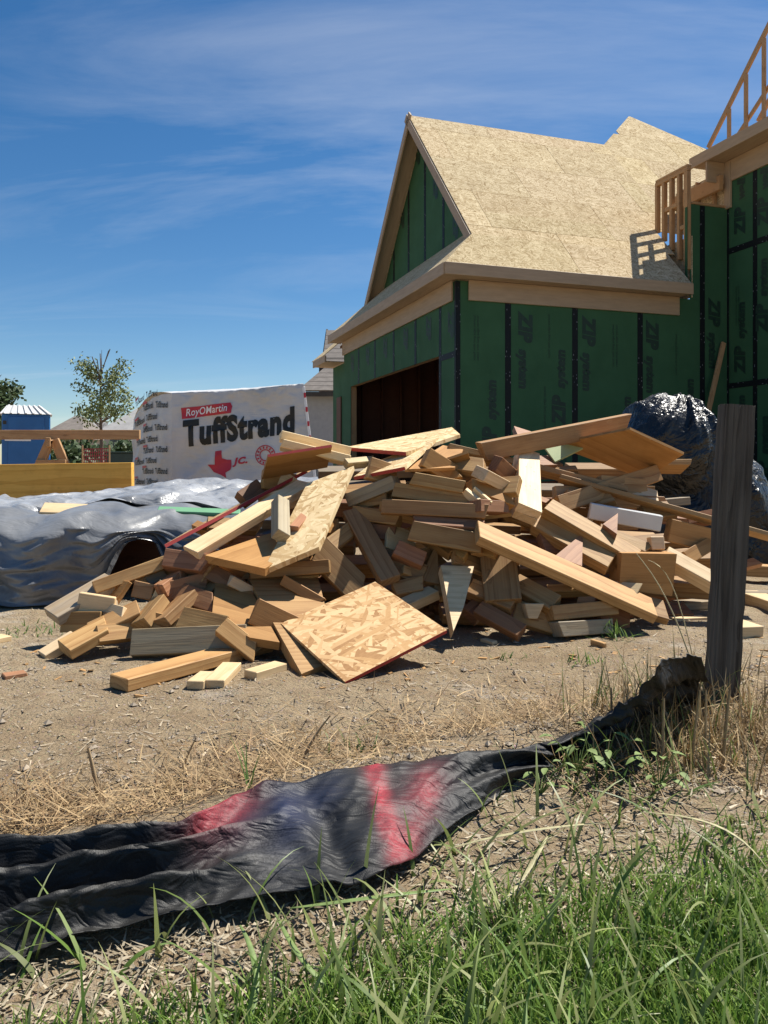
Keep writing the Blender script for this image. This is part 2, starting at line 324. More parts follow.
# roof: sheets of OSB clipped to the shape of each slope
def clip(poly, conv):
    out = poly
    for i in range(len(conv)):
        (x0, y0), (x1, y1) = conv[i], conv[(i + 1) % len(conv)]; nin = out; out = []
        side = lambda p: (x1 - x0) * (p[1] - y0) - (y1 - y0) * (p[0] - x0)
        for k in range(len(nin)):
            p, q = nin[k], nin[(k + 1) % len(nin)]; sp_, sq = side(p), side(q)
            if sp_ >= 0: out.append(p)
            if sp_ * sq < 0: t = sp_ / (sp_ - sq); out.append((p[0] + t * (q[0] - p[0]), p[1] + t * (q[1] - p[1])))
        if len(out) < 3: return []
    return out
def roof_pt(a, b): return HW(a - OV, b - OV, ZF + b * RM)
def roof_uv(px, py):
    d = Vector(((px - CX) / FPX, 1, (HY - py) / FPX)); p0 = Vector((0, 0, CAMH)); f0 = HW(-OV, -OV, 0)
    A = d.z - RM * d.dot(Vv); c = ZF - RM * f0.dot(Vv) + RM * p0.dot(Vv) - CAMH; h = p0 + d * c / A; r = h - f0
    return (r.dot(Uv), r.dot(Vv))
e1, pk, e2 = roof_uv(600, 140), roof_uv(629, 116), roof_uv(745, 166)
xs = [(0, 0), (4.62, 0), (4.62, RB), (RA, RB)], [(RA, RB), (4.78, RB), (4.78, 1.17), (RA, 1.17)], [(RA, 1.17), (e1[0], 1.17), (e1[0], RBB), (RA, RBB)], [(e1[0], 1.17), (e2[0], 1.17), e2, pk, (e1[0], RBB)]
cosp = 1 / math.sqrt(1 + RM * RM); gap = 0.004
slope_frame = frame(Uv, (FN * RM + UP), roof_pt(0, 0))
def roof_panels(regions, mw, dvs, mat, th=0.014):
    for r, conv in enumerate(regions):
        cs = [(a, b / dvs) for a, b in conv]
        amax = max(c[0] for c in cs); bmax = max(c[1] for c in cs); j = 0
        while j * 1.22 < bmax:
            i = -1
            while i * 2.44 < amax + 2.44:
                a0 = i * 2.44 + (1.22 if j % 2 else 0); rect = [(a0 + gap, j * 1.22 + gap), (a0 + 2.44 - gap, j * 1.22 + gap), (a0 + 2.44 - gap, (j + 1) * 1.22 - gap), (a0 + gap, (j + 1) * 1.22 - gap)]
                p = clip(rect, cs); i += 1
                if len(p) < 3: continue
                ar = abs(sum(p[k][0] * p[(k + 1) % len(p)][1] - p[(k + 1) % len(p)][0] * p[k][1] for k in range(len(p)))) / 2
                if ar < 0.02: continue
                n = len(p); cx = sum(q[0] for q in p) / n; cy = sum(q[1] for q in p) / n
                lift = random.uniform(-0.001, 0.0015)
                vs = [(q[0] - cx, q[1] - cy, lift) for q in p] + [(q[0] - cx, q[1] - cy, -th) for q in p]
                fs = [list(range(n)), list(range(2 * n - 1, n - 1, -1))] + [(k, k + n, (k + 1) % n + n, (k + 1) % n) for k in range(n)]
                o = link('roof_panel', mesh('roof_panel', vs, fs), mat, house, mw @ Matrix.Translation((cx, cy, 0)))
                t = random.uniform(0.90, 1.06); o.color = (t, t * random.uniform(0.985, 1.01), t * random.uniform(0.96, 1.02), 1)
            j += 1
roof_panels(xs, slope_frame, cosp, M['osbroof'])
# far slope, skirt roof along the gable, gable wall and rakes
def quad_part(name, pts, th, mat, n_hint, parent=house):
    c = sum(pts, Vector()) / len(pts); x = (pts[1] - pts[0]).normalized(); n = (pts[1] - pts[0]).cross(pts[-1] - pts[0])
    if n.dot(n_hint) < 0: n = -n
    mw = frame(x, n, c); iv = mw.inverted(); k = len(pts)
    lo = [iv @ p for p in pts]; fl = sum((lo[i].x * lo[(i + 1) % k].y - lo[(i + 1) % k].x * lo[i].y) for i in range(k)) < 0
    if fl: lo.reverse()
    vs = [(p.x, p.y, p.z) for p in lo] + [(p.x, p.y, p.z - th) for p in lo]
    fs = [list(range(k)), list(range(2 * k - 1, k - 1, -1))] + [(i, i + k, (i + 1) % k + k, (i + 1) % k) for i in range(k)]
    return link(name, mesh(name, vs, fs), mat, parent, mw)
def bp(a, b): return HW(a - OV, b - OV, ZF + (2 * RBB - b) * RM)
quad_part('far_roof_slope', [bp(RA, RBB), bp(6.5, RBB), bp(6.5, 2 * RBB - RB), bp(RA, 2 * RBB - RB)], 0.014, M['osbroof'], Vv + UP)
quad_part('far_roof_slope', [bp(RA, 2 * RBB - RB - .002), bp(6.5, 2 * RBB - RB - .002), bp(6.5, 2 * RBB), bp(0, 2 * RBB)], 0.014, M['osbroof'], Vv + UP)
sk = RB * RM / RA
quad_part('skirt_roof', [HW(-OV, -OV, ZF), HW(RA - OV, RB - OV, ZF + RB * RM - .004), HW(RA - OV + 0.35, RB - OV + 0.34, ZF + sk * (RA + 0.35)), HW(RA - OV + 0.35, 2 * RBB - RB - OV - 0.34, ZF + sk * (RA + 0.35)), HW(RA - OV, 2 * RBB - RB - OV, ZF + RB * RM), HW(-OV, 2 * RBB - OV, ZF)], 0.014, M['osbroof'], LN + UP)
ga = RA - OV + 0.36
def gh(b): return ZF - 0.05 + (RBB - abs(b - RBB)) * RM
nb_ = 6; bs = [0.75 + i * (2 * RBB - 1.5) / nb_ for i in range(nb_ + 1)]
for i in range(nb_):
    b0, b1 = bs[i] + 0.003, bs[i + 1] - 0.003
    pts = [HW(ga, b0 - OV, ZF + .5), HW(ga, b1 - OV, ZF + .5), HW(ga, b1 - OV, gh(b1)), HW(ga, b0 - OV, gh(b0))]
    if b0 < RBB < b1: pts.insert(3, HW(ga, RBB - OV, gh(RBB)))
    o = quad_part('sheathing_panel', pts, 0.012, M['zip'], LN)
    if i in (1, 2, 3, 4): wall_text('ZIP', 0.30, HW(ga - 0.0005, b0 + 0.5 - OV, gh(b0) - 0.35), DN, LN, o, M['zipink'], 0.02, 0.9)
    if i: hbox('seam_tape', M['tape'], ga - 0.004, ga - 0.0015, b0 - 0.05 - OV, b0 + 0.05 - OV, ZF + .5, gh(b0) - 0.06, bev=0)
for sgn in (0, 1):
    f = roof_pt if not sgn else bp
    p0 = f(RA, RB if not sgn else 2 * RBB - RB); p1 = f(RA, RBB)
    nrm = (FN * RM + UP).normalized() if not sgn else (Vv * RM + UP).normalized()
    ax = (p1 - p0).normalized(); off = -nrm * 0.018
    beam('rake_board', M['trim'], p0 + off + Uv * 0.0 - nrm * 0.08 + LN * 0.012, p1 + off - nrm * 0.08 + LN * 0.012 + ax * 0.07, 0.035, 0.16, nrm, house)
    q0 = p0 + off - nrm * 0.004; q1 = p1 + off - nrm * 0.004
    quad_part('rake_soffit', [q0 + Uv * 0.01, q1 + Uv * 0.01, q1 + Uv * 0.33, q0 + Uv * 0.33], 0.02, M['trim'], nrm)
# low bay beyond the garage
hbox('sheathing_panel', M['zip'], 0.05, 0.062, 6.78, 8.0, -0.05, 3.1, bev=0.001)
hbox('door_opening_frame', M['inside'], 0.02, 0.05, 7.15, 7.55, 0, 2.3)
hbox('fascia_board', M['trim'], -0.42, -0.38, 7.0, 8.3, 3.12, 3.28)
hbox('soffit', M['trim'], -0.38, 0.3, 7.0, 8.25, 3.13, 3.15)
quad_part('roof_panel', [HW(-0.44, 7.0, 3.285), HW(-0.44, 8.35, 3.285), HW(0.5, 8.35, 4.1), HW(0.5, 7.0, 4.1)], 0.014, M['osbroof'], LN + UP)
# wall framing standing on the roof edge
pa = 4.46
def zr(b): return ZF + (b + OV) * RM
hbox('top_plate', M['frame'], pa, pa + 0.09, -0.02, 0.86, 5.93, 5.97); hbox('top_plate', M['frame'], pa + 0.002, pa + 0.088, -0.02, 0.88, 5.858, 5.927)
for b in (-0.01, 0.20, 0.41, 0.62, 0.815): hbox('wall_stud', M['frame'], pa + 0.001, pa + 0.089, b, b + 0.062, zr(b) - 0.0, 5.855)
hbox('wall_stud', M['frame'], pa + 0.004, pa + 0.06, 0.05, 0.088, zr(0.05), 5.885)
hbox('blocking', M['frame'], pa + 0.003, pa + 0.087, 0.27, 0.61, 5.30, 5.37); hbox('blocking', M['frame'], pa + 0.003, pa + 0.087, 0.05, 0.19, 4.85, 4.92)
hbox('sheathing_panel', M['zip'], pa - 0.014, pa - 0.002, -0.03, 0.03, zr(-0.03) - .2, 5.2, bev=0.001)
hbox('sheathing_panel', M['osbroof'], pa + 0.1, pa + 0.112, -0.02, 0.86, 3.6, 4.7, bev=0.001)
hbox('deck_plate', M['frame'], 4.56, 5.34, -0.02, 0.07, 5.275, 5.315)
hbox('header_beam', M['frame'], 5.13, 5.22, -0.05, 1.2, 5.58, 5.84)
hbox('sheathing_panel', M['osbroof'], 5.36, 5.37, 0.02, 1.4, 5.2, 6.0, bev=0.001)
for b in (0.25, 0.7, 1.1): hbox('wall_stud', M['frame'], 5.27, 5.355, b, b + 0.038, 5.32, 5.99)
# right wing
wp = []
for b0, b1 in ((-0.66, 0.0), (-1.88, -0.66), (-3.1, -1.88)):
    for z0, z1 in ((-0.05, 2.04), (2.044, 4.478), (4.482, 6.08)):
        wp.append(hbox('sheathing_panel', M['zip'], 5.35, 5.362, b0 + 0.002, b1 - 0.002, z0, z1, bev=0.001))
hbox('seam_tape', M['tape'], 5.346, 5.3485, -0.71, -0.61, -0.05, 6.05, bev=0)
hbox('seam_tape', M['tape'], 5.346, 5.3485, -1.93, -1.83, -0.05, 6.05, bev=0)
hbox('seam_tape', M['tape'], 5.343, 5.3455, -3.1, -0.0, 4.42, 4.53, bev=0); hbox('seam_tape', M['tape'], 5.343, 5.3455, -3.1, -0.0, 1.99, 2.09, bev=0)
hbox('seam_tape', M['tape'], 5.346, 5.3485, -0.05, 0.0, -0.05, 5.25, bev=0)
for i, b, z, xd in ((2, -0.42, 4.72, UP), (1, -0.42, 2.25, UP), (0, -0.42, 0.6, UP), (5, -0.95, 4.72, UP), (4, -0.92, 2.9, UP), (4, -1.3, 2.3, UP), (3, -0.95, 0.2, UP)):
    wall_text('ZIP', 0.33, HW(5.3495, b, z), xd, LN, wp[i], M['zipink'], 0.02, 0.95)
    wall_text('wall' if i in (2, 5) else 'system', 0.235, HW(5.3495, b, z) + xd * 0.60, xd, LN, wp[i], M['zipink'], 0.014, 0.95)
for b in (-0.24, -0.30): wall_text('install with long edge vertical', 0.06, HW(5.3495, b, 3.1), UP, LN, wp[1], M['zipink'], 0.0, 1.0, 0)
hbox('corner_board', M['trim'], 5.30, 5.344, -0.13, 0.02, 5.25, 6.10)
hbox('frieze_board', M['trim'], 5.305, 5.342, -3.1, -0.135, 5.72, 6.10)
hbox('fascia_board', M['trim'], 4.88, 4.918, -3.1, 0.44, 6.08, 6.28)
hbox('soffit', M['trim'], 4.92, 5.35, -3.1, 0.42, 6.105, 6.125)
hbox('rafter_blocking', M['trim'], 4.92, 5.34, 0.02, 0.06, 5.72, 6.10)
truss = beam('truss', M['frame'], HW(5.02, 0.10, 6.37), HW(5.02, -3.2, 9.86), 0.04, 0.09, Vector((0, 0, 1)), house)
for b in (-0.41, -0.80, -1.19, -1.6, -2.0): beam('web', M['frame'], HW(5.02, b, 6.29), HW(5.02, b, 6.42 - b * 1.055), 0.038, 0.07, Vv, truss)
beam('web', M['frame'], HW(5.07, -0.58, 6.35), HW(5.07, -2.4, 7.75), 0.038, 0.07, UP, truss)
beam('web', M['frame'], HW(5.02, 0.2, 6.30), HW(5.02, -3.1, 6.30), 0.06, 0.035, UP, truss)
t2 = beam('truss', M['frame'], HW(5.62, -0.45, 6.70), HW(5.62, -3.2, 9.60), 0.04, 0.09, UP, house)
beam('web', M['frame'], HW(5.62, -1.0, 6.29), HW(5.62, -1.0, 7.2), 0.038, 0.07, Vv, t2)
hbox('deck_plate', M['frame'], 5.0, 5.9, -3.1, 0.4, 6.13, 6.17)
# leaning prop
tag(beam('leaning_board', M['frame'], HW(4.12, -0.45, 0.01), HW(5.22, -0.06, 2.82), 0.09, 0.04, FN), 'long thin board leaning against the dark green wall in the corner', 'board')
# ------------------------------------------------------------------ neighbour houses
M['stucco'] = plain('grey_stucco', (0.33, 0.34, 0.36), 0.9, 0.1)
M['tile'] = plain('grey_roof_tile', (0.15, 0.13, 0.115), 0.85, 0.3, 5)
M['roofdk'] = plain('brown_shingles', (0.17, 0.145, 0.125), 0.9, 0.3, 2)
M['darktrim'] = plain('dark_trim', (0.05, 0.045, 0.04), 0.8, 0.2)
M['glass'] = plain('window_glass', (0.05, 0.06, 0.07), 0.1, 0.1)
def P3(px, py, d): return P(px, py, d)
nh = empty('neighbour_house', P(330, 463, 28) * 1.0); nh.location.z = 0
tag(nh, 'grey stucco house with tiled roof between wrapped bundle and garage', 'house')
def xbox(name, mat, x0, x1, y0, y1, z0, z1, parent, bev=0.005):
    return link(name, box_mesh(x1 - x0, y1 - y0, z1 - z0, bev), mat, parent, Matrix.Translation(((x0 + x1) / 2, (y0 + y1) / 2, (z0 + z1) / 2)))
dN = 28.0; X = lambda px, d=dN: (px - CX) / FPX * d; Z = lambda py, d=dN: CAMH + (HY - py) / FPX * d
xbox('wall', M['stucco'], X(303), X(372), dN, dN + 6, 0, Z(396), nh)
xbox('fascia', M['darktrim'], X(299), X(374), dN - 0.5, dN - 0.42, Z(397.5), Z(393), nh)
for k in range(6):
    z0 = Z(393) + k * 0.19; y0 = dN - 0.5 + k * 0.30
    quad_part('tile_course', [Vector((X(299) + k * 0.16, y0, z0 + 0.06)), Vector((X(374), y0, z0 + 0.06)), Vector((X(374), y0 + 0.40, z0 + 0.30)), Vector((X(299) + k * 0.16 + 0.2, y0 + 0.40, z0 + 0.30))], 0.06, M['tile'], UP - Vector((0, 1, 0)), nh)
xbox('upper_wall', M['darktrim'], X(315), X(372), dN + 1.7, dN + 5, Z(395), Z(352), nh)
for k in range(8):
    z0 = Z(364) + k * 0.22; y0 = dN + 1.2 + k * 0.30
    quad_part('tile_course', [Vector((X(319) + 0.0, y0, z0 + 0.05)), Vector((X(372), y0, z0 + 0.05)), Vector((X(372), y0 + 0.40, z0 + 0.33)), Vector((X(319), y0 + 0.40, z0 + 0.33))], 0.06, M['tile'], UP - Vector((0, 1, 0)), nh)
quad_part('gable_edge', [Vector((X(318.0), dN + 1.2, Z(364))), Vector((X(318.0), dN + 3.9, Z(364) + 1.95)), Vector((X(318), dN + 3.9, Z(364) + 1.6)), Vector((X(318.0), dN + 1.2, Z(364) - 0.3))], 0.08, M['darktrim'], -Vector((1, 0, 0)), nh)
def far_house(label, x0, x1, d, zw, zr_, mat_w, mat_r, depth=9, hip=1.5, name='far_house'):
    h = empty(name, ((x0 + x1) / 2, d + depth / 2, 0)); tag(h, label, 'house', 'houses far behind the site')
    xbox('wall', mat_w, x0, x1, d, d + depth, 0, zw, h)
    e = 0.5; A = [Vector((x0 - e, d - e, zw)), Vector((x1 + e, d - e, zw)), Vector((x1 + e, d + depth + e, zw)), Vector((x0 - e, d + depth + e, zw)), Vector((x0 + hip, d + depth / 2, zr_)), Vector((x1 - hip, d + depth / 2, zr_))]
    link('roof', mesh('roof', A, [(0, 1, 5, 4), (1, 2, 5), (2, 3, 4, 5), (3, 0, 4), (3, 2, 1, 0)]), mat_r, h)
    for k in range(2):
        wx = x0 + (x1 - x0) * (0.28 + 0.42 * k); xbox('window', M['glass'], wx - 0.6, wx + 0.6, d - 0.03, d + 0.02, zw - 1.8, zw - 0.6, h)
    return h
M['beige'] = plain('beige_siding', (0.42, 0.38, 0.33), 0.8, 0.1)
M['greyroof'] = plain('grey_shingles', (0.30, 0.29, 0.28), 0.9, 0.2, 2)
far_house('brown roofed far house just right of the blue toilet', X(40, 75), X(80, 75), 75, 3.0, Z(416, 79), M['beige'], M['roofdk'])
far_house('pale far house behind the small tree', X(66, 82), X(98, 82), 82, 3.2, Z(421, 86), M['beige'], M['greyroof'], hip=3)
far_house('large grey roofed far house left of the wrapped bundle', X(104, 68), X(150, 68), 68, 3.4, Z(404, 72.5), M['beige'], M['greyroof'], hip=2.2)
# ------------------------------------------------------------------ trees
def leaf_mat(name, c):
    s = NB(name); col = s.mix(s.noise(s.tc.outputs['Object'], 3.0, 3), tuple(x * 0.55 for x in c), tuple(x * 1.5 for x in c))
    return s.fin(col, 0.6, None, Specular_IOR_Level=0.3)
M['leaf'] = leaf_mat('tree_leaves', (0.13, 0.16, 0.05)); M['leafd'] = leaf_mat('dark_tree_leaves', (0.045, 0.075, 0.025))
M['bark'] = plain('bark', (0.13, 0.095, 0.07), 0.9, 0.3, 8)
def tubes(paths, seg=5):
    vs, fs = [], []
    for pts in paths:
        b = len(vs)
        for i, (p, r) in enumerate(pts):
            t = (pts[min(i + 1, len(pts) - 1)][0] - pts[max(i - 1, 0)][0]).normalized(); a = t.orthogonal().normalized(); c = t.cross(a)
            for k in range(seg):
                th = 2 * math.pi * k / seg; vs.append(p + a * (r * math.cos(th)) + c * (r * math.sin(th)))
        for i in range(len(pts) - 1):
            for k in range(seg): fs.append((b + i * seg + k, b + i * seg + (k + 1) % seg, b + (i + 1) * seg + (k + 1) % seg, b + (i + 1) * seg + k))
    return vs, fs
def tree(label, base, H, R, bare, mat, n, lsz, rs):
    rd = random.Random(rs); t = empty('tree', base); tag(t, label, 'tree')
    paths = [[(base + Vector((0.03 * math.sin(k), 0, H * k / 8)), 0.11 * (1 - k / 8.6) * H / 6) for k in range(9)]]; ends = []
    for k in range(16):
        h = H * rd.uniform(0.30, 0.78); a = rd.uniform(0, 6.28); l = R * rd.uniform(0.6, 1.05); pts = []; p = base + Vector((0, 0, h))
        for j in range(5):
            pts.append((p.copy(), 0.035 * (1 - j / 5.2) * H / 6)); p = p + Vector((math.cos(a), math.sin(a), 0.55 + 0.25 * j * rd.random())) * l / 5
        paths.append(pts); ends.append((p, h))
        ends.append((pts[3][0], h))
    if bare:
        for k in range(7):
            p = base + Vector((0, 0, H * rd.uniform(0.7, 0.86))); a = rd.uniform(0, 6.28); pts = []
            for j in range(4): pts.append((p.copy(), 0.02)); p = p + Vector((math.cos(a) * 0.12, math.sin(a) * 0.12, 0.33))
            paths.append(pts)
    v, f = tubes(paths); link('trunk', mesh('trunk', v, f, True), M['bark'], t)
    vs, fs = [], []
    for e, h in ends:
        for q in range(n // len(ends)):
            rr = R * 0.34; c = e + Vector((rd.gauss(0, rr * .6), rd.gauss(0, rr * .6), rd.gauss(0, rr * 0.5)))
            d1 = Vector((rd.gauss(0, 1), rd.gauss(0, 1), rd.gauss(0, 1))).normalized() * lsz * rd.uniform(.6, 1.2); d2 = d1.orthogonal().normalized() * lsz * 0.45
            b = len(vs); vs += [c - d1, c - d2, c + d1, c + d2]; fs.append((b, b + 1, b + 2, b + 3))
    link('crown', mesh('crown', vs, fs), mat, t)
def gp(px, d): return Vector((X(px, d), d, 0))
tree('young tree with thin leafy crown and bare top twigs', gp(101, 32), Z(350, 32), 1.0, True, M['leaf'], 2300, 0.085, 3)
tree('dark leafy tree at the left edge behind the toilet', gp(-16, 45), Z(378, 45), 1.5, False, M['leafd'], 2400, 0.2, 5)
for i, (px, d, h, r, lb) in enumerate(((58, 60, 2.5, 2.2, 'low green bush beside the brown roofed house'), (80, 50, 2.1, 2.0, 'green bush below the young tree'), (125, 55, 2.2, 1.8, 'bush behind the young tree by the bundle'))):
    rd = random.Random(i); b = gp(px, d); t = empty('bush', b); tag(t, lb, 'bush'); vs, fs = [], []
    link('stem', mesh('stem', *tubes([[(b, .06), (b + Vector((0, 0, h * .6)), .03)]])), M['bark'], t)
    for q in range(900):
        c = b + Vector((rd.gauss(0, r * .4), rd.gauss(0, r * .4), abs(rd.gauss(h * .45, h * .28)))); d1 = Vector((rd.gauss(0, 1), rd.gauss(0, 1), rd.gauss(0, 1))).normalized() * .22; d2 = d1.orthogonal().normalized() * .12
        k = len(vs); vs += [c - d1, c - d2, c + d1, c + d2]; fs.append((k, k + 1, k + 2, k + 3))
    link('foliage', mesh('foliage', vs, fs), M['leafd'] if i else M['leaf'], t)
# ------------------------------------------------------------------ portable toilet, utility box, barrier netting
M['blue'] = plain('blue_plastic', (0.016, 0.12, 0.34), 0.42, 0.12, 3)
dT = 21.5; x0 = X(17, dT) - .62; x1 = x0 + 1.24
pt = empty('portable_toilet', ((x0 + x1) / 2, dT + .58, 0)); tag(pt, 'blue portable toilet with white ribbed roof', 'toilet')
xbox('cabin', M['blue'], x0, x1, dT, dT + 1.16, 0.08, 2.02, pt, 0.03); xbox('skid', M['darktrim'], x0 - .02, x1 + .02, dT - .02, dT + 1.18, 0, 0.08, pt)
xbox('door', M['blue'], x0 + 0.16, x1 - 0.16, dT - 0.03, dT - 0.002, 0.15, 1.95, pt, 0.01)
for dz in (0.35, 1.05): xbox('vent_slot', M['darktrim'], x0 + .03, x0 + .12, dT - .012, dT - .001, 1.2 + dz * .5, 1.3 + dz * .5, pt)
rf = [Vector((x0 - .05, dT - .05, 2.02)), Vector((x1 + .05, dT - .05, 2.02)), Vector((x1 + .05, dT + 1.21, 2.02)), Vector((x0 - .05, dT + 1.21, 2.02)), Vector((x0 + .12, dT + .25, 2.27)), Vector((x1 - .24, dT + .25, 2.27)), Vector((x1 - .24, dT + .9, 2.27)), Vector((x0 + .12, dT + .9, 2.27))]
rfo = link('roof', mesh('roof', rf, [(0, 1, 5, 4), (1, 2, 6, 5), (2, 3, 7, 6), (3, 0, 4, 7), (4, 5, 6, 7), (3, 2, 1, 0)]), M['white'], pt)
for k in range(7):
    t = (k + 0.5) / 7; a = rf[0].lerp(rf[1], t); b = rf[4].lerp(rf[5], t); beam('rib', M['white'], a + Vector((0, 0, .012)), b + Vector((0, 0, .012)), .05, .03, UP, rfo)
xbox('sign_plate', M['whiteprint'], x0 + .08, x0 + .74, dT - 0.05, dT - 0.032, Z(441, dT), Z(430, dT), pt)
for k, w in enumerate((17, 21, 13)): xbox('print_line', M['blue'], x0 + .16, x0 + .16 + w * .026, dT - 0.054, dT - 0.051, Z(439.4 - k * 3.2, dT), Z(437.8 - k * 3.2, dT), pt, 0)
pt.rotation_euler.z = math.radians(24)
M['ugreen'] = plain('utility_green', (0.035, 0.06, 0.045), 0.5, 0.15)
ub = empty('utility_box', gp(120, 26)); tag(ub, 'dark green utility box left of the wrapped bundle', 'utility box')
xbox('cabinet', M['ugreen'], X(107, 26), X(136, 26), 26, 26.8, 0.0, Z(453, 26), ub, .02); xbox('lid', M['ugreen'], X(106, 26), X(137, 26), 25.95, 26.85, Z(453, 26), Z(451.5, 26), ub, .01)
# ------------------------------------------------------------------ yellow beam, sawhorses, board across
dB = 6.3
yb = beam('laminated_beam', M['yellow'], P(-80, 485.5, dB) , P(131.5, 482, dB + .1), 0.325, 0.09, Vector((0, -1, 0)), sink=1)
tag(yb, 'large yellow laminated beam standing on edge behind the tarp', 'beam')
for k, (px, w) in enumerate(((-40, .3), (60, .28), (125, .3))):
    z1 = Z(503.2, dB); o = link('support_block', box_mesh(0.3, 0.5, 0.3, .004), M['fir'], None, Matrix.Translation((X(px, dB), dB + .1, z1 - 0.15))); tag(o, ('left', 'middle', 'right')[k] + ' support block under the yellow beam', 'block')
dS = 7.3
def sawhorse(px, label):
    t = empty('sawhorse', gp(px, dS)); tag(t, label, 'sawhorse'); zt = Z(437.6, dS); cx = X(px, dS)
    beam('top_rail', M['frame'], (cx, dS - 0.1, zt - .045), (cx * (dS + .8) / dS, dS + .8, zt - .045), .04, .088, UP, t)
    for y, cx in ((dS, cx), (dS + .7, cx * (dS + .7) / dS)):
        for sg in (-1, 1): beam('leg', M['frame'], (cx + sg * .02, y, zt - .02), (cx + sg * .40, y, 0.0), .08, .036, Vector((0, -1, 0)), t)
        beam('spreader', M['frame'], (cx - .14, y - .03, zt - .24), (cx + .14, y - .03, zt - .24), .06, .03, Vector((0, -1, 0)), t)
    return t
sawhorse(52.5, 'wooden sawhorse with splayed legs behind the yellow beam')
tag(beam('board', M['frame'], Vector((X(-70, dS), dS + .1, Z(434.4, dS))), Vector((X(136, dS), dS + .12, Z(434.2, dS))), .09, .05, Vector((0, -1, 0))), 'long wooden board laid across the sawhorse', 'board')
M['redmesh'] = plain('red_netting', (0.35, 0.05, 0.05), .7)
nv, nf = [], []
for k in range(12):
    x = X(84 + k * 2, 24); 
    for (a, b) in (((x, 24, .35), (x + .02, 24, 1.1)),):
        q = len(nv); nv += [(a[0], 24, a[2]), (b[0], 24, a[2]), (b[0], 24, b[2]), (a[0], 24, b[2])]; nf.append((q, q + 1, q + 2, q + 3))
for k in range(7):
    z = .4 + k * .11; q = len(nv); nv += [(X(83, 24), 24.01, z), (X(108, 24), 24.01, z + .03), (X(108, 24), 24.01, z + .06), (X(83, 24), 24.01, z + .03)]; nf.append((q, q + 1, q + 2, q + 3))
o = link('barrier_netting', mesh('net', nv, nf), M['redmesh']); tag(o, 'red barrier netting below the young tree', 'netting'); sm = o.modifiers.new('s', 'SOLIDIFY'); sm.thickness = .01
for px in (82, 109): beam('stake', M['frame'], (X(px, 24), 24.03, 0), (X(px, 24), 24.03, 1.2), .04, .04, Vector((0, -1, 0)), o)
# ------------------------------------------------------------------ wrapped lumber bundle
def fbm(x, y, z, o=4):
    return mn.fractal(Vector((x, y, z)), 1.0, 2.0, o)
def ridge(x, y, z):
    return 1 - 2 * abs(mn.noise(Vector((x, y, z))))
dW = 8.0; A0 = Vector((X(172, dW), dW, 0)); B0 = Vector((X(321, dW), dW, 0)); A1 = P(172, 393, dW); B1 = P(303.5, 383.5, dW)
C0 = Vector((X(133, 9.2), 9.2, 0)); C1 = P(134, 413, 9.2); D1 = B1 + (C1 - A1) * 0.9 + Vector((0.25, 0, 0.05)); D0 = B0 + (C0 - A0)
def wdisp(x, z):
    d = 0.034 * ridge(x * 1.1 + z * 1.9, z * 0.7 - x * 0.5, 2.0) + 0.018 * ridge(x * 2.6 - z * 3.5, z * 2 + x, 5.0) + 0.006 * ridge(x * 7 + z * 5, z * 6 - x * 3, 8)
    e = max(0.0, 1 - abs(z - 1.40) / 0.16)
    return d + 0.016 * e * ridge(x * 9, z * 12, 4)
def bil(a0, b0, b1, a1, u, v): return (a0.lerp(b0, u)).lerp(a1.lerp(b1, u), v)
def front(u, v):
    p = bil(A0, B0, B1, A1, u, v); p.y -= wdisp(p.x, p.z) * min(1, 8 * u + .2) * min(1, 8 * (1 - u) + .2); 
    sag = 0.022 * math.sin(math.pi * u) * v ** 3; p.z -= sag; return p
NL = (C0 - A0).cross(UP).normalized(); NL = -NL if NL.x > 0 else NL
def left(u, v):
    p = bil(A0, C0, C1, A1, u, v); s_ = (p - A0).length; k = min(1, 8 * u) 
    p = p + NL * (0.012 * ridge(u * 5, p.z * 3, 1.0) + 0.02 * ridge(u * 3 + p.z * 2, p.z * 1.3, 4.0)) * k
    p.z -= 0.07 * max(0, (u - .25)) ** 2 * v * 2 - 0.05 * math.sin(math.pi * u) * v ** 4; return p
def right(u, v): return bil(B0, D0, D1, B1, u, v)
def topf(u, v):
    p = bil(A1, B1, D1, C1, u, v); f_ = front(u, 1); q = front(u, 1) - bil(A0, B0, B1, A1, u, 1); p = p + q * (1 - v) ** 2
    l_ = left(v, 1) - bil(A0, C0, C1, A1, v, 1); p = p + l_ * (1 - u) ** 2
    p.z += 0.05 * math.sin(math.pi * v) + 0.018 * ridge(p.x * 4, p.y * 3, 3) * math.sin(math.pi * v) * math.sin(math.pi * min(1, max(0, u))); return p
vs, fs = [], []
def grid(fn, n, m):
    b = len(vs)
    for j in range(m + 1):
        for i in range(n + 1): vs.append(fn(i / n, j / m))
    for j in range(m):
        for i in range(n): fs.append((b + j * (n + 1) + i, b + j * (n + 1) + i + 1, b + (j + 1) * (n + 1) + i + 1, b + (j + 1) * (n + 1) + i))
grid(front, 90, 80); grid(left, 40, 80); grid(right, 20, 20); grid(topf, 90, 30)
def wrap_mat():
    s = NB('white_woven_wrap'); o = s.tc.outputs['Object']
    w = s.math('MULTIPLY', s.n('ShaderNodeTexWave', {'Vector': o, 'Scale': 160.0}, bands_direction='X').outputs['Fac'], s.n('ShaderNodeTexWave', {'Vector': o, 'Scale': 160.0}, bands_direction='Z').outputs['Fac'])
    col = s.mix(s.rangem(s.noise(o, 2.0, 5, .6), .35, .75), (.60, .59, .58), (.46, .455, .45))
    nb = s.bump(w, 0.001, .3); nb = s.bump(s.noise(s.map(o, rot=(0, .6, 0), sc=(3, 3, 12)), 2.0, 4, .6), .02, .5, nb)
    return s.fin(col, 0.5, nb)
M['wrap'] = wrap_mat()
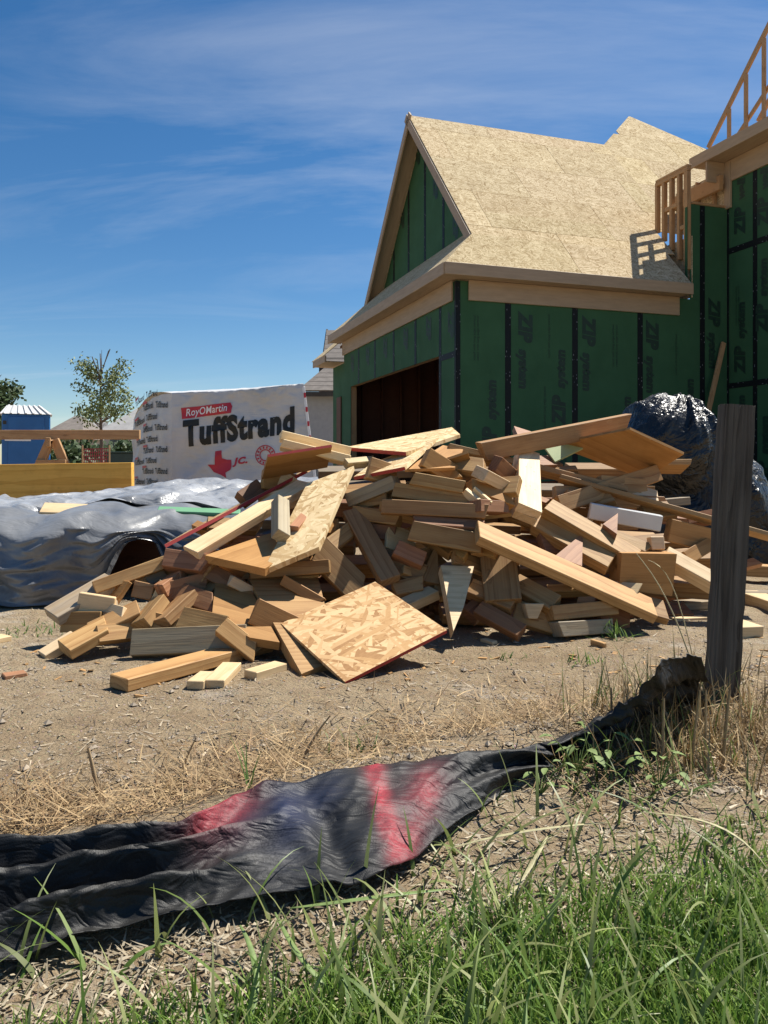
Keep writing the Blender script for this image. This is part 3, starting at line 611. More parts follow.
wb = empty('wrapped_lumber_bundle', (A0 + D0) / 2); tag(wb, 'white wrapped lumber bundle printed TuffStrand with a red state map', 'lumber bundle')
bm = bmesh.new(); vv = [bm.verts.new(v) for v in vs]
for f_ in fs: bm.faces.new([vv[i] for i in f_])
bmesh.ops.remove_doubles(bm, verts=bm.verts, dist=0.0005); bmesh.ops.recalc_face_normals(bm, faces=bm.faces)
me = bpy.data.meshes.new('wrap'); bm.to_mesh(me); bm.free(); me.polygons.foreach_set('use_smooth', [True] * len(me.polygons))
wrap = link('wrap', me, M['wrap'], wb)
def on_front(px, py, lift=0.006):
    q = P(px, py, dW); v = 0.8
    for _ in range(6):
        l0 = A0.lerp(A1, v); r0 = B0.lerp(B1, v); u = (q.x - l0.x) / (r0.x - l0.x); zt = A1.z + (B1.z - A1.z) * u; v = q.z / zt
    p = front(u, min(1, v)); return Vector((q.x, p.y - lift, p.z))
def print_front(name, me, fn, mat, lift=0.006):
    for v in me.vertices:
        px, py = fn(v.co.x, v.co.y); v.co = on_front(px, py, lift)
    return link(name, me, mat, wrap)
def fit_text(body, bold, shear=0, sub=2):
    me = text_mesh(body, 1.0, bold, shear, 1.0, 'LEFT', sub); xs_ = [v.co.x for v in me.vertices]; a, b = min(xs_), max(xs_)
    for v in me.vertices: v.co.x = (v.co.x - a) / (b - a)
    return me
print_front('lettering', fit_text('TuffStrand', 0.055), lambda x, y: (184 + x * 111, 445.5 - x * 14.5 - y * 34), M['black'], 0.007)
def poly_mesh(pts, sub=3):
    bm = bmesh.new(); bm.faces.new([bm.verts.new((x, y, 0)) for x, y in pts]); bmesh.ops.triangulate(bm, faces=bm.faces)
    for _ in range(sub):
        es = [e for e in bm.edges if e.calc_length() > 6]
        if es: bmesh.ops.subdivide_edges(bm, edges=es, cuts=1); bmesh.ops.triangulate(bm, faces=bm.faces)
    me = bpy.data.meshes.new('poly'); bm.to_mesh(me); bm.free(); return me
print_front('red_banner', poly_mesh([(182, 408), (207, 404.5), (231, 401), (233, 405), (232, 412), (206, 415.5), (183, 419)], 3), lambda x, y: (x, y), M['redprint'], 0.006)
print_front('lettering', fit_text('RoyOMartin', 0.012, 0.12), lambda x, y: (187 + x * 41, 416 - x * 6.2 - y * 10.5), M['whiteprint'], 0.010)
TX = [(215.5, 451), (222, 450), (222.3, 458), (227.5, 459.5), (231.5, 459.5), (232, 466), (231, 469.5), (226, 472.5), (227, 478), (222, 475), (219, 470.5), (216.5, 470), (214, 472), (211, 468), (208, 464.5), (215, 464.5)]
print_front('state_map', poly_mesh(TX, 3), lambda x, y: (x, y), M['redprint'], 0.006)
print_front('lettering', fit_text('JC.', 0.05, 0.2), lambda x, y: (233 + x * 15, 464.5 - x * 2 - y * 9), M['redprint'], 0.006)
def ring(cx, cy, r0, r1, n=28):
    vs = []; fs = []
    for k in range(n):
        a = 2 * math.pi * k / n; vs += [(cx + r0 * math.cos(a), cy + r0 * math.sin(a), 0), (cx + r1 * math.cos(a), cy + r1 * math.sin(a), 0)]
        fs.append((2 * k, 2 * k + 1, (2 * k + 3) % (2 * n), (2 * k + 2) % (2 * n)))
    return mesh('ring', vs, fs)
for r0, r1 in ((9.3, 10.2), (5.0, 6.0)): print_front('stamp_ring', ring(266, 455, r0, r1), lambda x, y: (x, y), M['redprint'], 0.006)
for k in range(14):
    a = 2 * math.pi * k / 14; c, s_ = math.cos(a), math.sin(a)
    print_front('stamp_mark', poly_mesh([(266 + c * 6.6 - s_ * .7, 455 + s_ * 6.6 + c * .7), (266 + c * 8.8 - s_ * .8, 455 + s_ * 8.8 + c * .8), (266 + c * 8.8 + s_ * .8, 455 + s_ * 8.8 - c * .8), (266 + c * 6.6 + s_ * .7, 455 + s_ * 6.6 - c * .7)], 0), lambda x, y: (x, y), M['redprint'], 0.010)
small = fit_text('TuffStrand', 0.03, 0, 0)
def print_left(me, u0, z0, w, h, mat, name='lettering'):
    me = me.copy()
    for v in me.vertices:
        u = u0 - v.co.x * w; z = z0 + v.co.y * h; p = left(u, z / (A1.z + (C1.z - A1.z) * u)); v.co = p + NL * 0.008
    return link(name, me, mat, wrap)
unit = mesh('unit', [(0, 0, 0), (1, 0, 0), (1, 1, 0), (0, 1, 0)], [(0, 1, 2, 3)])
for r in range(9):
    for c in range(3):
        u0 = 0.96 - c * 0.33 + (0.10 if r % 2 else 0) - 0.06; z0 = 0.42 + r * 0.115
        if u0 > 0.98 or u0 - 0.28 < 0: continue
        print_left(small, u0, z0, 0.27, 0.085, M['black'])
        if (r + c) % 2 == 0: print_left(unit, u0, z0 + 0.066, 0.10, 0.026, M['redprint'], 'red_tag')
beam('edge_strip', M['whiteprint'], B0.lerp(B1, .05) + Vector((0, -.012, 0)), B1 + Vector((0, -.012, -.03)), .03, .006, Vector((0, -1, 0)), wb)
for k in range(5): 
    q = B0.lerp(B1, .5 + k * .1) + Vector((0, -.018, 0)); beam('red_tag', M['redprint'], q, q + Vector((-.004, 0, .05)), .022, .004, Vector((0, -1, 0)), wb, bev=0)
# ------------------------------------------------------------------ silver and black tarp over a low stack
def tarp_pt(i, t):
    x = -2.75 + i * 2.35                      # i 0..1
    w = min(1, max(0, (x + 1.27) / 0.22)); w = w * w * (3 - 2 * w)
    yf = 3.56 + 0.10 * mn.noise(Vector((x * 2.2, 0, 5))) + w * 0.16
    zt = 0.395 + 0.06 * mn.noise(Vector((x * 3, 1, 7))) - 0.05 * max(0, min(1, (-1.45 - x) / .25)) * max(0, min(1, (x + 1.78) / .1)) - w * 0.01
    if t < 0.60:                               # top, from the back to the front edge
        s_ = t / 0.60; y = 5.75 + (yf - 5.75) * s_; zb_ = 0.37 + 0.14 * max(0, min(1, (x + 2.45) / 1.1)); z = zb_ + (zt - zb_) * s_ ** 1.3
        z -= 0.0
        z -= 0.13 * math.exp(-((y - 4.22 - .12 * math.sin(x * 4)) / 0.07) ** 2)
        z += 0.022 * ridge(x * 1.6 + y * .9, y * 1.4, 2) + 0.030 * ridge(x * 2.6 - y * 2.1, y * 2.6 + x, 6) + 0.008 * ridge(x * 7 + y * 3, y * 6 - x * 5, 8) - .025
        if s_ > .9: z -= 0.05 * ((s_ - .9) / .1) ** 2
        return Vector((x, y, z))
    s_ = (t - 0.60) / 0.40
    hole = max(0, min(1, (x + 1.30) / .05)) * max(0, min(1, (-1.0 - x) / .08)); s_ *= 1 - .88 * hole; s_ *= 1 - .4 * max(0, min(1, (x + 1.0) / .1))
    fold = 0.07 * mn.noise(Vector((x * 3.4, s_ * .9, 3))) + 0.05 * ridge(x * 2.8 + s_ * .7, s_ * 1.5, 9) * (0.3 + s_) + 0.025 * ridge(x * 4.5 - s_ * 1.5, s_ * 2, 4)
    z = (zt - 0.05) * (1 - s_ ** 0.9) + 0.006; y = yf - 0.01 - 0.02 * s_ - fold * min(1, s_ * 4 + .15)
    return Vector((x, y, max(z, 0.012 + gz(x, y) if s_ > .5 else -1)))
def tarp_obj(name, t0, t1, n, m, amp, seed, lift, mat, label):
    rd = random.Random(seed); bm = bmesh.new(); V_ = []
    for j in range(m + 1):
        for i in range(n + 1):
            u = (i + (rd.uniform(-.42, .42) if 0 < i < n else 0)) / n; v = (j + (rd.uniform(-.42, .42) if 0 < j < m else 0)) / m; t = t0 + (t1 - t0) * v
            p = tarp_pt(u, t); k = rd.uniform(-amp, amp) if 0 < j < m else 0
            p = p + (Vector((0, 0, k)) if t < .6 else Vector((0, k * 1.2, 0))) + Vector((0, 0, lift)); p.z = max(p.z, .008); V_.append(bm.verts.new(p))
    for j in range(m):
        for i in range(n):
            a, b, c, d = (V_[j * (n + 1) + i], V_[j * (n + 1) + i + 1], V_[(j + 1) * (n + 1) + i + 1], V_[(j + 1) * (n + 1) + i])
            if rd.random() < .5: bm.faces.new((a, b, c)); bm.faces.new((a, c, d))
            else: bm.faces.new((a, b, d)); bm.faces.new((b, c, d))
    me = bpy.data.meshes.new(name); bm.to_mesh(me); bm.free(); me.polygons.foreach_set('use_smooth', [True] * len(me.polygons))
    o = link(name, me, mat); sb = o.modifiers.new('s', 'SUBSURF'); sb.levels = sb.render_levels = 2; tag(o, label, 'tarp'); return o
def tarp_mat(name, c1, c2, metal, rough, bdist):
    s = NB(name); o = s.tc.outputs['Object']
    col = s.mix(s.rangem(s.noise(o, 2.2, 5, .65), .35, .7), c1, c2)
    r_ = s.noise(s.map(o, rot=(.4, .3, .7), sc=(4, 9, 4)), 1.2, 4, .55, .8); nb = s.bump(s.math('ABSOLUTE', s.math('SUBTRACT', r_, .5)), bdist, 1.0)
    nb = s.bump(s.math('ABSOLUTE', s.math('SUBTRACT', s.noise(s.map(o, rot=(.2, .9, 2.0), sc=(12, 22, 12)), 1.0, 3, .55, .5), .5)), bdist * .35, .9, nb)
    return s.fin(col, s.rangem(s.noise(o, 6, 3), .3, .7, rough - .08, rough + .14), nb, Metallic=metal)
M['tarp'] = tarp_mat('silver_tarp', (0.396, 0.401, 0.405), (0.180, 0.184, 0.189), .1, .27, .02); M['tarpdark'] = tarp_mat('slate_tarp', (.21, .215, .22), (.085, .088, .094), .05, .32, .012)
tarp_obj('tarp', 0.0, 0.47, 40, 26, .022, 11, .012, M['tarp'], 'crumpled silver tarp spread behind the darker lump at left')
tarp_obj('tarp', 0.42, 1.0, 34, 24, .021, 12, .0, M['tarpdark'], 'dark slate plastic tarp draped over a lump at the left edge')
o = link('added_dark_stack', box_mesh(1.62, 1.5, .27, .006), M['inside'], None, Matrix.Translation((-1.86, 4.72, .135))); tag(o, 'dark lumber stack added beneath the slate tarp to darken its gap', 'lumber stack')  # added in dark wood so the open gap under the tarp stays dark
tag(beam('board', M['pine'], P(42, 510.5, 3.86), P(97, 512.5, 3.90), .10, .04, Vector((0, -.5, 1))), 'pale board lying on the tarp', 'board')
tag(beam('strip', M['greendark'], P(158, 510.5, 3.92), P(240, 513.5, 3.95), .05, .025, Vector((0, -.5, 1))), 'thin green strip lying on the tarp', 'strip')
# ------------------------------------------------------------------ black plastic heap behind the pile
def blob(name, spheres, mat, seed, c, amp=1.0):
    vs, fs = [], []; n, m = 120, 80
    for j in range(m + 1):
        th = math.pi * j / m
        for i in range(n):
            ph = 2 * math.pi * i / n; d = Vector((math.sin(th) * math.cos(ph), math.sin(th) * math.sin(ph), math.cos(th))); r = 0.02
            acc = 0
            for (q, R) in spheres:
                o_ = c - q; b = o_.dot(d); cc = o_.dot(o_) - R * R; D_ = b * b - cc
                if D_ > 0: r = max(r, -b + math.sqrt(D_))
            p = c + d * r; tk = P(684, 398, 4.9); an = math.atan2(p.x - tk.x, tk.z - p.z + .02); rr = math.hypot(p.x - tk.x, p.z - tk.z); k = 1 + amp * (0.10 * ridge(an * 2.2, rr * 1.4 + seed, p.y) + .07 * ridge(an * 5.5, rr * 2.5 + seed, p.y * 2) + 0.03 * ridge(p.x * 4 + p.z * 2, p.z * 12 - p.x * 7 + seed, p.y * 3) + .02 * ridge(p.x * 14, p.z * 22 + seed, p.y * 9))
            p = c + d * r * k; p.z = max(p.z, 0.002); vs.append(p)
    for j in range(m):
        for i in range(n): fs.append((j * n + i, (j + 1) * n + i, (j + 1) * n + (i + 1) % n, j * n + (i + 1) % n))
    return mesh(name, vs, fs, True)
M['bag'] = tarp_mat('black_plastic', (.010, .0105, .011), (.018, .0185, .019), 0.0, .30, .07)
c0 = P(690, 480, 4.9)
o = link('plastic_sheet', blob('plastic', [(P(672, 452, 4.9), .30), (P(688, 470, 4.95), .31), (P(712, 500, 4.9), .31), (P(745, 520, 4.9), .26), (P(690, 530, 4.9), .33), (P(755, 545, 4.8), .22)], M['bag'], 3, c0), M['bag']); tag(o, 'crumpled shiny black plastic bag heaped behind the weathered post', 'plastic bag')
for k, (py, px0, px1, d) in enumerate(((490, 742, 800, 6.6), (497, 738, 806, 6.5), (506, 744, 800, 6.4))):
    tag(beam('board', M['pine'], P(px0, py + 2, d), P(px1, py + 3, d), .25, .07, Vector((0, -.3, 1))), ('topmost', 'middle', 'lowest')[k] + ' pale board stacked behind the black plastic at right edge', 'board')
# ------------------------------------------------------------------ the scrap lumber pile
SL = 0.62
def ray_profile(py, prof):
    k = (HY - py) / FPX
    for (d0, z0), (d1, z1) in zip(prof[:-1], prof[1:]):
        sl = (z1 - z0) / (d1 - d0); d = (CAMH - z0 + sl * d0) / (sl - k) if abs(sl - k) > 1e-6 else 1e9
        if d <= d1 + 1e-9 and d > 0: return d
    return d
STEEP = [(2.78, 0.0), (2.98, 0.17), (3.11, 0.62), (3.9, 0.90)]
def hd(px, py):
    d0 = float(np.interp(px, [0, 250, 330, 450, 560, 660, 760], [2.55, 2.45, 2.42, 2.78, 2.80, 2.98, 3.2])); sl = .82 / (3.82 - d0)
    a = (CAMH + sl * d0) / (sl - (HY - py) / FPX)
    w = min(1, max(0, (px - 335) / 40)) * min(1, max(0, (530 - px) / 40))
    return a + (ray_profile(py, STEEP) - a) * w if w > 0 else a
def HP(px, py, off=0.0): return P(px, py, hd(px, py) - off)
NF, NU, NT = (0, -1, .2), (0, -.25, 1), (0, -.7, .75)
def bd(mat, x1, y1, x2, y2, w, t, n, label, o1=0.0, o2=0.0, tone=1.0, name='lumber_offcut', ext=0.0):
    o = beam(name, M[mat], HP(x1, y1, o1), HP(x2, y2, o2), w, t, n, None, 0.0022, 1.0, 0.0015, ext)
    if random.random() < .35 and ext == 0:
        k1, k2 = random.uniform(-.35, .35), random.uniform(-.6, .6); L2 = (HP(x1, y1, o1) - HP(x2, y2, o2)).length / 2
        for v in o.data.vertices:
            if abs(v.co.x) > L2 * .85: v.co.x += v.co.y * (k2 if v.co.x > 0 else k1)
    k = tone * random.uniform(.88, 1.10); o.color = (k, k * random.uniform(.96, 1.03), k * random.uniform(.92, 1.05), 1)  # tone also paints in light: raised on sunlit pieces, lowered on shaded ones
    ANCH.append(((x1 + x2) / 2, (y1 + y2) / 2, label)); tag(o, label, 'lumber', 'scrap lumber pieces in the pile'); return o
ANCH = []
def sheet(mat, pts, t, label, red=(), tone=1.0, nh=(0, -.5, 1), name='sheet_offcut'):
    ps = [P(p[0], p[1], p[2]) if len(p) > 2 and p[2] > 1 else HP(p[0], p[1], p[2] if len(p) > 2 else 0) for p in pts]
    c = sum(ps, Vector()) / len(ps); n = Vector()
    for i in range(len(ps)): n += (ps[i] - c).cross(ps[(i + 1) % len(ps)] - c)
    n.normalize(); order = list(range(len(ps)))
    if n.dot(Vector(nh)) < 0: n = -n; order.reverse()
    mw = frame(ps[1] - ps[0], n, c); iv = mw.inverted(); lo = [iv @ ps[i] for i in order]; k = len(lo)
    vs = [(p.x, p.y, 0) for p in lo] + [(p.x, p.y, -t) for p in lo]
    fs = [list(range(k)), list(range(2 * k - 1, k - 1, -1))] + [(i, i + k, (i + 1) % k + k, (i + 1) % k) for i in range(k)]
    me = mesh(name, vs, fs); me.materials.append(M[mat]); me.materials.append(M['rededge'])
    for i in range(k):
        a, b = order[i], order[(i + 1) % k]
        if (a, b) in red or (b, a) in red: me.polygons[2 + i].material_index = 1
    o = bpy.data.objects.new(name, me); COL.objects.link(o); o.matrix_world = mw; o.color = (tone, tone, tone, 1)  # sheet tone carries painted light and shade besides the wood colour
    ANCH.append((sum(p[0] for p in pts) / len(pts), sum(p[1] for p in pts) / len(pts), label)); tag(o, label, 'wood sheet', 'scrap sheets in the pile'); return o
# left foot of the pile
bd('grey', 50, 612, 112, 577, .105, .038, (-.3, -.55, .8), 'pale weathered plank sloping down against the tarp', .02, .02, 1.25)
bd('fir', 95, 587, 178, 557, .045, .089, NF, 'brown board resting across the pale plank beside the tarp', .06, .05)
bd('fir', 64, 645, 106, 622, .089, .038, NU, 'short lit block at the far left foot of the pile', .07, .03, 1.08)
bd('pine', 41, 653, 75, 633, .06, .03, NU, 'small flat offcut tucked behind the leftmost block', 0, 0)
bd('fir', 89, 629, 138, 606, .085, .038, (-.3, -.55, .75), 'tan offcut leaning behind the leftmost block', .02, .02, .9)
bd('fir', 60, 622, 99, 622, .07, .08, NF, 'shadowed block under the pale weathered plank', -.02, -.02, .8)
bd('grey', 97, 608, 116, 603, .05, .03, NT, 'splintered stub between the left blocks', .0, .0, 1.2)
bd('fir', 133, 588, 152, 592, .06, .06, (-.2, -1, .3), 'square ended offcut below the brown board', .0, -.02)
bd('grey', 145, 580, 166, 572, .06, .05, NF, 'grey offcut end under the brown board', -.02, -.03, .85)
bd('red', 158, 585, 184, 566, .06, .05, (-.5, -.5, .8), 'small pinkish split block left of centre', .05, .0, 1.15)
bd('fir', 136, 622, 158, 595, .075, .04, (-.6, -.5, .6), 'steep offcut with sunlit tip at left', .02, .03)
bd('fir', 156, 620, 186, 593, .075, .04, (-.6, -.5, .6), 'steep offcut right of the sunlit tip one', .02, .02, .9)
bd('grey', 130, 642, 246, 637, .088, .038, (0, -.9, .45), 'weathered board lying on edge behind the long front stud', .03, .02, .9)
q = beam('lumber_offcut', M['fir'], Vector((X(118, 2.2), 2.205, .039)), Vector((X(264, 2.66), 2.665, .042)), .089, .038, UP, None, .0025, 1.0, .001)
tag(q, 'long stud lying flat on the dirt at the front left', 'lumber', 'scrap lumber pieces in the pile'); q.color = (1.12, 1.08, 1.02, 1)
for p_ in ((195, 686, 208, 676, .05, 'tiny offcut poking out left under the long front stud'), (214, 685, 232, 667, .06, 'small lit offcut poking out under the long front stud'), (250, 676, 281, 667, .055, 'flat thin offcut on the dirt right of the long front stud')):
    d1, d2 = 500.5 / (p_[1] - HY), 500.5 / (p_[3] - HY); o = beam('lumber_offcut', M['pine'], P(p_[0], p_[1] - 5, d1 * .985), P(p_[2], p_[3] - 5, d2 * .985), p_[4], .025, UP, None, .002, 1.0); tag(o, p_[5], 'lumber', 'scrap lumber pieces in the pile')
bd('red', 176, 590, 212, 602, .07, .045, (0, -.8, .5), 'dark reddish block above the weathered edge board', .0, .02, .8)
bd('fir', 180, 616, 223, 626, .075, .05, (0, -.85, .5), 'stubby brown offcut lying on the weathered edge board', .05, .05, .85)
bd('fir', 205, 592, 216, 580, .05, .04, (-.5, -.8, .3), 'small upright offcut beside the dark reddish block', -.02, -.02, .9)
sheet('ply', [(216, 574, -.03), (246, 582, -.05), (280, 640, .04), (250, 636, .06), (212, 616, .05)], .03, 'brown plywood scrap with a sunlit triangle left of the tilted sheet', tone=.9, nh=(-.3, -1, .4))
sheet('fir', [(248, 577, -.02), (318, 577, -.12), (338, 662, .02), (302, 671, .07)], .04, 'wide plank leaning under the front strand board sheet', tone=.95, nh=(.2, -1, .5))
sheet('osbr', [(345, 682, 2.285), (447, 630, 2.52), (375, 579, 2.83), (281, 626, 2.60)], .012, 'strand board sheet with red edge tilted at the front of the pile', red=((0, 1),), tone=1.05)
# upper left
for k, (y1, y2, t) in enumerate(((434.5, 451, 1.1), (443, 459.5, 1.0))):
    bd('pine', 281, y1, 351, y2, .037, .14, (0, -1, .12), ('upper', 'lower')[k] + ' of two pale stacked boards at the upper left top', .42, .12, t * 1.2)
sheet('ply', [(268, 457, 3.20), (332, 447, 3.26), (327, 466, 3.44), (262, 481, 3.38)], .012, 'dark orange plywood scrap with red top edge below the stacked boards', red=((0, 1),), nh=(0, -1, -.3), tone=.85)
sheet('osbr', [(164, 544, .10), (305, 470, .02), (325, 462, -.3), (196, 524, -.3)], .014, 'long red edged sheet reaching out over the tarp', red=((0, 1),), tone=.9)
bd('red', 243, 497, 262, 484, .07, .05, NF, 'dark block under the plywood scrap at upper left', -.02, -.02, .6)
bd('pine', 190, 549, 305, 481, .085, .035, (-.25, -.6, .8), 'long pale strip sloping down to the left', .16, .10, 1.12)
bd('grey', 274.5, 498, 274.5, 534, .05, .055, (-.55, -.85, .1), 'small grey block standing upright on the pale strip', .21, .21, 1.2)
bd('red', 294, 526, 318, 498, .035, .03, (0, -.6, .8), 'short reddish stick on the large strand board sheet', .19, .11, 1.25)
sheet('osb', [(354, 467, .05), (319, 548, .16), (260, 558, .22), (309, 492, .08)], .022, 'large bright strand board sheet at upper left of the pile', tone=1.08)
sheet('ply', [(205, 555, .14), (270, 533, .04), (300, 548, .05), (265, 566, .17)], .03, 'lit plywood wedge below the large strand board sheet', tone=1.15)
bd('red', 163, 557, 206, 563, .07, .05, (-.2, -.8, .5), 'pinkish split end block over the left boards', .10, .10, 1.05)
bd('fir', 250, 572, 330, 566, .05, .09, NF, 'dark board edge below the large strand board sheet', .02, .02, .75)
# upper middle
sheet('osb', [(345, 447, .08), (406, 452, .12), (460, 433, .0), (452, 428.5, -.22)], .016, 'thin lit strand board sheet along the top middle', red=((0, 1),), tone=1.05)
sheet('osb', [(354, 478, .10), (405, 468, .14), (438, 442, .02), (370, 457, -.06)], .014, 'lit strand board scrap with red edge below the top sheet', red=((0, 1),), tone=1.05)
sheet('ply', [(405, 469, .08), (443, 445, -.02), (463, 451, -.05), (455, 466, .05)], .012, 'thin plywood scrap curling under the top middle sheets', tone=1.1)
sheet('ply', [(410, 472, 3.16), (468, 453, 3.14), (477, 476, 3.26), (440, 480, 3.26)], .012, 'dark orange plywood scrap beside the top middle sheets', nh=(0, -1, -.2), tone=.8)
bd('grey', 346, 501, 394, 482, .055, .06, NF, 'grey brown board crossing right of the bright sheet', .06, .04, .95)
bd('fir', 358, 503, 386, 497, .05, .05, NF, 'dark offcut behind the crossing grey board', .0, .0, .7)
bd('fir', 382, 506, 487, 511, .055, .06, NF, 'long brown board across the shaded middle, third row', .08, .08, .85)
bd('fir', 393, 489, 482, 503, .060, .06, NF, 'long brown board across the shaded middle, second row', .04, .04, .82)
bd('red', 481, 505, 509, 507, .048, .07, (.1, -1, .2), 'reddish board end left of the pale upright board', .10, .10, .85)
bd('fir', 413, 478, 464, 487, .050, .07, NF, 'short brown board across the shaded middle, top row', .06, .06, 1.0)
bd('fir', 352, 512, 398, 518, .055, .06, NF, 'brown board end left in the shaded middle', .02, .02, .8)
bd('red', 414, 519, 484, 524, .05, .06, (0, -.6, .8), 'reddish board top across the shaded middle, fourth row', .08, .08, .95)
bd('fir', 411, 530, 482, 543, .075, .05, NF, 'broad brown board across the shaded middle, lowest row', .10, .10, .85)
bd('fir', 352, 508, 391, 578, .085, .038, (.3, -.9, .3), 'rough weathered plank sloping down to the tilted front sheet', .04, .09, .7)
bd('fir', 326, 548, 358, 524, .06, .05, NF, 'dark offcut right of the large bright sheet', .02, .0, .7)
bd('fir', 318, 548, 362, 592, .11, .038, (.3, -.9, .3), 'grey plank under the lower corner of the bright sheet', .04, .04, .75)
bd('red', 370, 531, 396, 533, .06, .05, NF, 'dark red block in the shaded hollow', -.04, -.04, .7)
bd('red', 396, 546, 425, 559, .065, .06, (0, -.8, .5), 'pinkish block in the shaded hollow of the middle', .06, .06, 1.0)
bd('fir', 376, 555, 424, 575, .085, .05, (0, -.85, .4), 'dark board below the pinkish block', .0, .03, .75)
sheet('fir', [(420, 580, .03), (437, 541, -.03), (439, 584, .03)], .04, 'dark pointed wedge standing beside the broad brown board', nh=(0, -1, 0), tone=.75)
bd('fir', 393, 588, 423, 582, .06, .05, (0, -.7, .6), 'round ended offcut above the tilted front sheet', .05, .05, .9)
bd('pine', 402, 602, 434, 588, .06, .04, NU, 'lit offcut end right of the tilted front sheet', .06, .04, .95)
sheet('pine', [(441, 565, .07), (474, 566, .04), (464, 606, .12), (453, 632, .12)], .045, 'pale wedge cut board standing upright at the pile foot', nh=(.1, -1, .35), tone=1.12)
bd('red', 470, 613, 484, 600, .07, .05, (0, -.7, .6), 'small block behind the pale wedge board', -.02, -.02, .8)
# right half
bd('pine', 482, 467, 506, 480, .075, .05, (-.15, -.5, .9), 'lit short block left of the pale upright board', .08, .08, 1.0)
for k in (0, 1): bd('pine', 466 + 9 * k, 488 - k, 484 + 9 * k, 503 - k, .022, .03, NU, ('left', 'right')[k] + ' of two thin lit strips in the middle', .05, .07, 1.1)
wb2 = bd('pine', 529.5, 450, 530.5, 508, .105, .038, (.28, -.72, .62), 'pale doubled board standing steeply in the middle right', .14, .24, 1.22)
p_ = beam('ply', M['pine'], HP(529.5, 450, .14), HP(530.5, 508, .24), .101, .036, (.28, -.72, .62), wb2, .002, 1.0); p_.color = (1.05, 1, .95, 1)
p_.matrix_basis = Matrix.Translation(wb2.matrix_world.to_3x3().col[2] * -.0385) @ p_.matrix_basis
bd('fir', 479, 528, 655, 607, .125, .038, (0, -.42, .9), 'long lit plank sloping down right to the dirt', .14, .06, 1.1)
bd('fir', 548, 503, 638, 555, .089, .06, (0, -.5, .88), 'plank with sunlit patches above the long lit plank', .13, .10, 1.02)
bd('fir', 536, 520, 612, 561, .085, .05, (0, -.6, .8), 'short lit ended stud between the two sloping planks', .06, .08, 1.0)
sheet('red', [(555, 556, .10), (583, 533, .06), (582, 566, .10)], .03, 'red triangular offcut standing on the long lit plank', nh=(-.2, -1, .2), tone=1.05)
sheet('ply', [(622, 553, 3.08), (677, 554, 3.12), (672, 596, 3.12), (619, 589, 3.08)], .09, 'square plywood box end at the right of the pile', nh=(0, -1, .1), tone=1.05)
bd('white', 598, 512, 662, 526, .075, .05, (0, -1, .15), 'white plastic pipe end among the boards', .10, .08) if False else None
o = beam('trim_offcut', M['white'], HP(590, 511, .04), HP(662, 524, .08), .07, .05, (0, -1, -.05), None, .004, 1.0); tag(o, 'white painted trim board end among the boards at right', 'trim')
sheet('red', [(603, 524, .12), (618, 513, .10), (617, 534, .14)], .03, 'small reddish wedge left of the white trim', nh=(0, -1, 0))
bd('pine', 652, 543, 665, 543, .055, .04, (0, -1, .2), 'tiny pale block on the plywood box end', .12, .12, 1.05)
bd('fir', 600, 528, 650, 548, .06, .05, (0, -.6, .8), 'board under the white trim board', .06, .1, .95)
bd('pine', 666, 551, 730, 586, .075, .06, (0, -.6, .8), 'lit stud running behind the post to the right', .05, .1, 1.0)
bd('ply', 670, 530, 716, 541, .10, .05, (0, -1, .1), 'orange board face left of the post', .0, .0, 1.0)
bd('fir', 560, 476, 780, 537, .022, .07, (0, -1, .3), 'very long thin strip crossing behind the post', .06, .12, 1.05)
sheet('ply', [(630, 428, 3.42), (684, 453, 3.46), (647, 466, 3.80), (548, 461, 3.72)], .012, 'large plywood sheet raised at the top right, underside showing', nh=(0, -1, -.6), tone=1.0)
bd('fir', 484, 452, 629, 423, .085, .038, (0, -1, -.15), 'long broad board lying across the top right', -.02, .06, .95)
sheet('green_panel', [(545, 448, .0), (627, 430, .05), (600, 442, .0), (556, 458, .02)], .012, 'pale green panel scrap under the long top board', nh=(0, -1, -.2))
bd('fir', 536, 466, 628, 489, .028, .09, (0, -1, .3), 'thin board edge right of the pale upright board', .04, .04, .9)
bd('fir', 560, 504, 660, 472, .075, .05, (0, -1, .2), 'brown board rising right below the plywood sheet', .02, .0, .9)
bd('pine', 556, 492, 640, 492, .06, .05, NF, 'shaded board deep below the plywood sheet', -.05, -.05, .75)
bd('fir', 590, 499, 668, 503, .06, .05, NF, 'orange board behind the very long strip', -.03, -.03, .85)
bd('fir', 640, 462, 692, 462, .03, .12, (0, -1, .4), 'thin board end under the plywood sheet by the plastic', -.02, -.02, 1.0)
sheet('red', [(514, 426, -.1), (536, 433, -.08), (520, 440, -.05)], .03, 'reddish tip poking above the top right board', nh=(0, -1, 0))
bd('fir', 450, 446, 514, 461, .028, .1, (0, -1, .4), 'thin board edge left of the pale upright board', .02, .02, .9)
bd('red', 499, 464, 514, 478, .07, .05, NF, 'reddish board behind the pale upright board', -.02, -.02, .9)
bd('fir', 497, 548, 503, 600, .14, .04, (-.15, -1, .25), 'wide brown board standing in shade behind the long lit plank', .02, .06, .8)
bd('fir', 470, 585, 514, 602, .07, .05, (0, -.7, .6), 'dark board right of the pale wedge board', .03, .05, .8)
bd('red', 478, 606, 522, 630, .06, .045, (0, -.7, .6), 'dark red board at the foot right of the pale wedge', .02, .03, .85)
bd('fir', 515, 580, 556, 602, .08, .05, (0, -.7, .7), 'board with sunlit corner under the long lit plank', .04, .06, .9)
bd('pine', 527, 611, 541, 611, .055, .05, (0, -1, .2), 'small square block end at the foot below the long plank', .06, .06, .9)
bd('fir', 553, 613, 619, 607, .055, .07, (0, -1, .25), 'upper of two stacked blocks at the pile foot', .05, .05, 1.05)
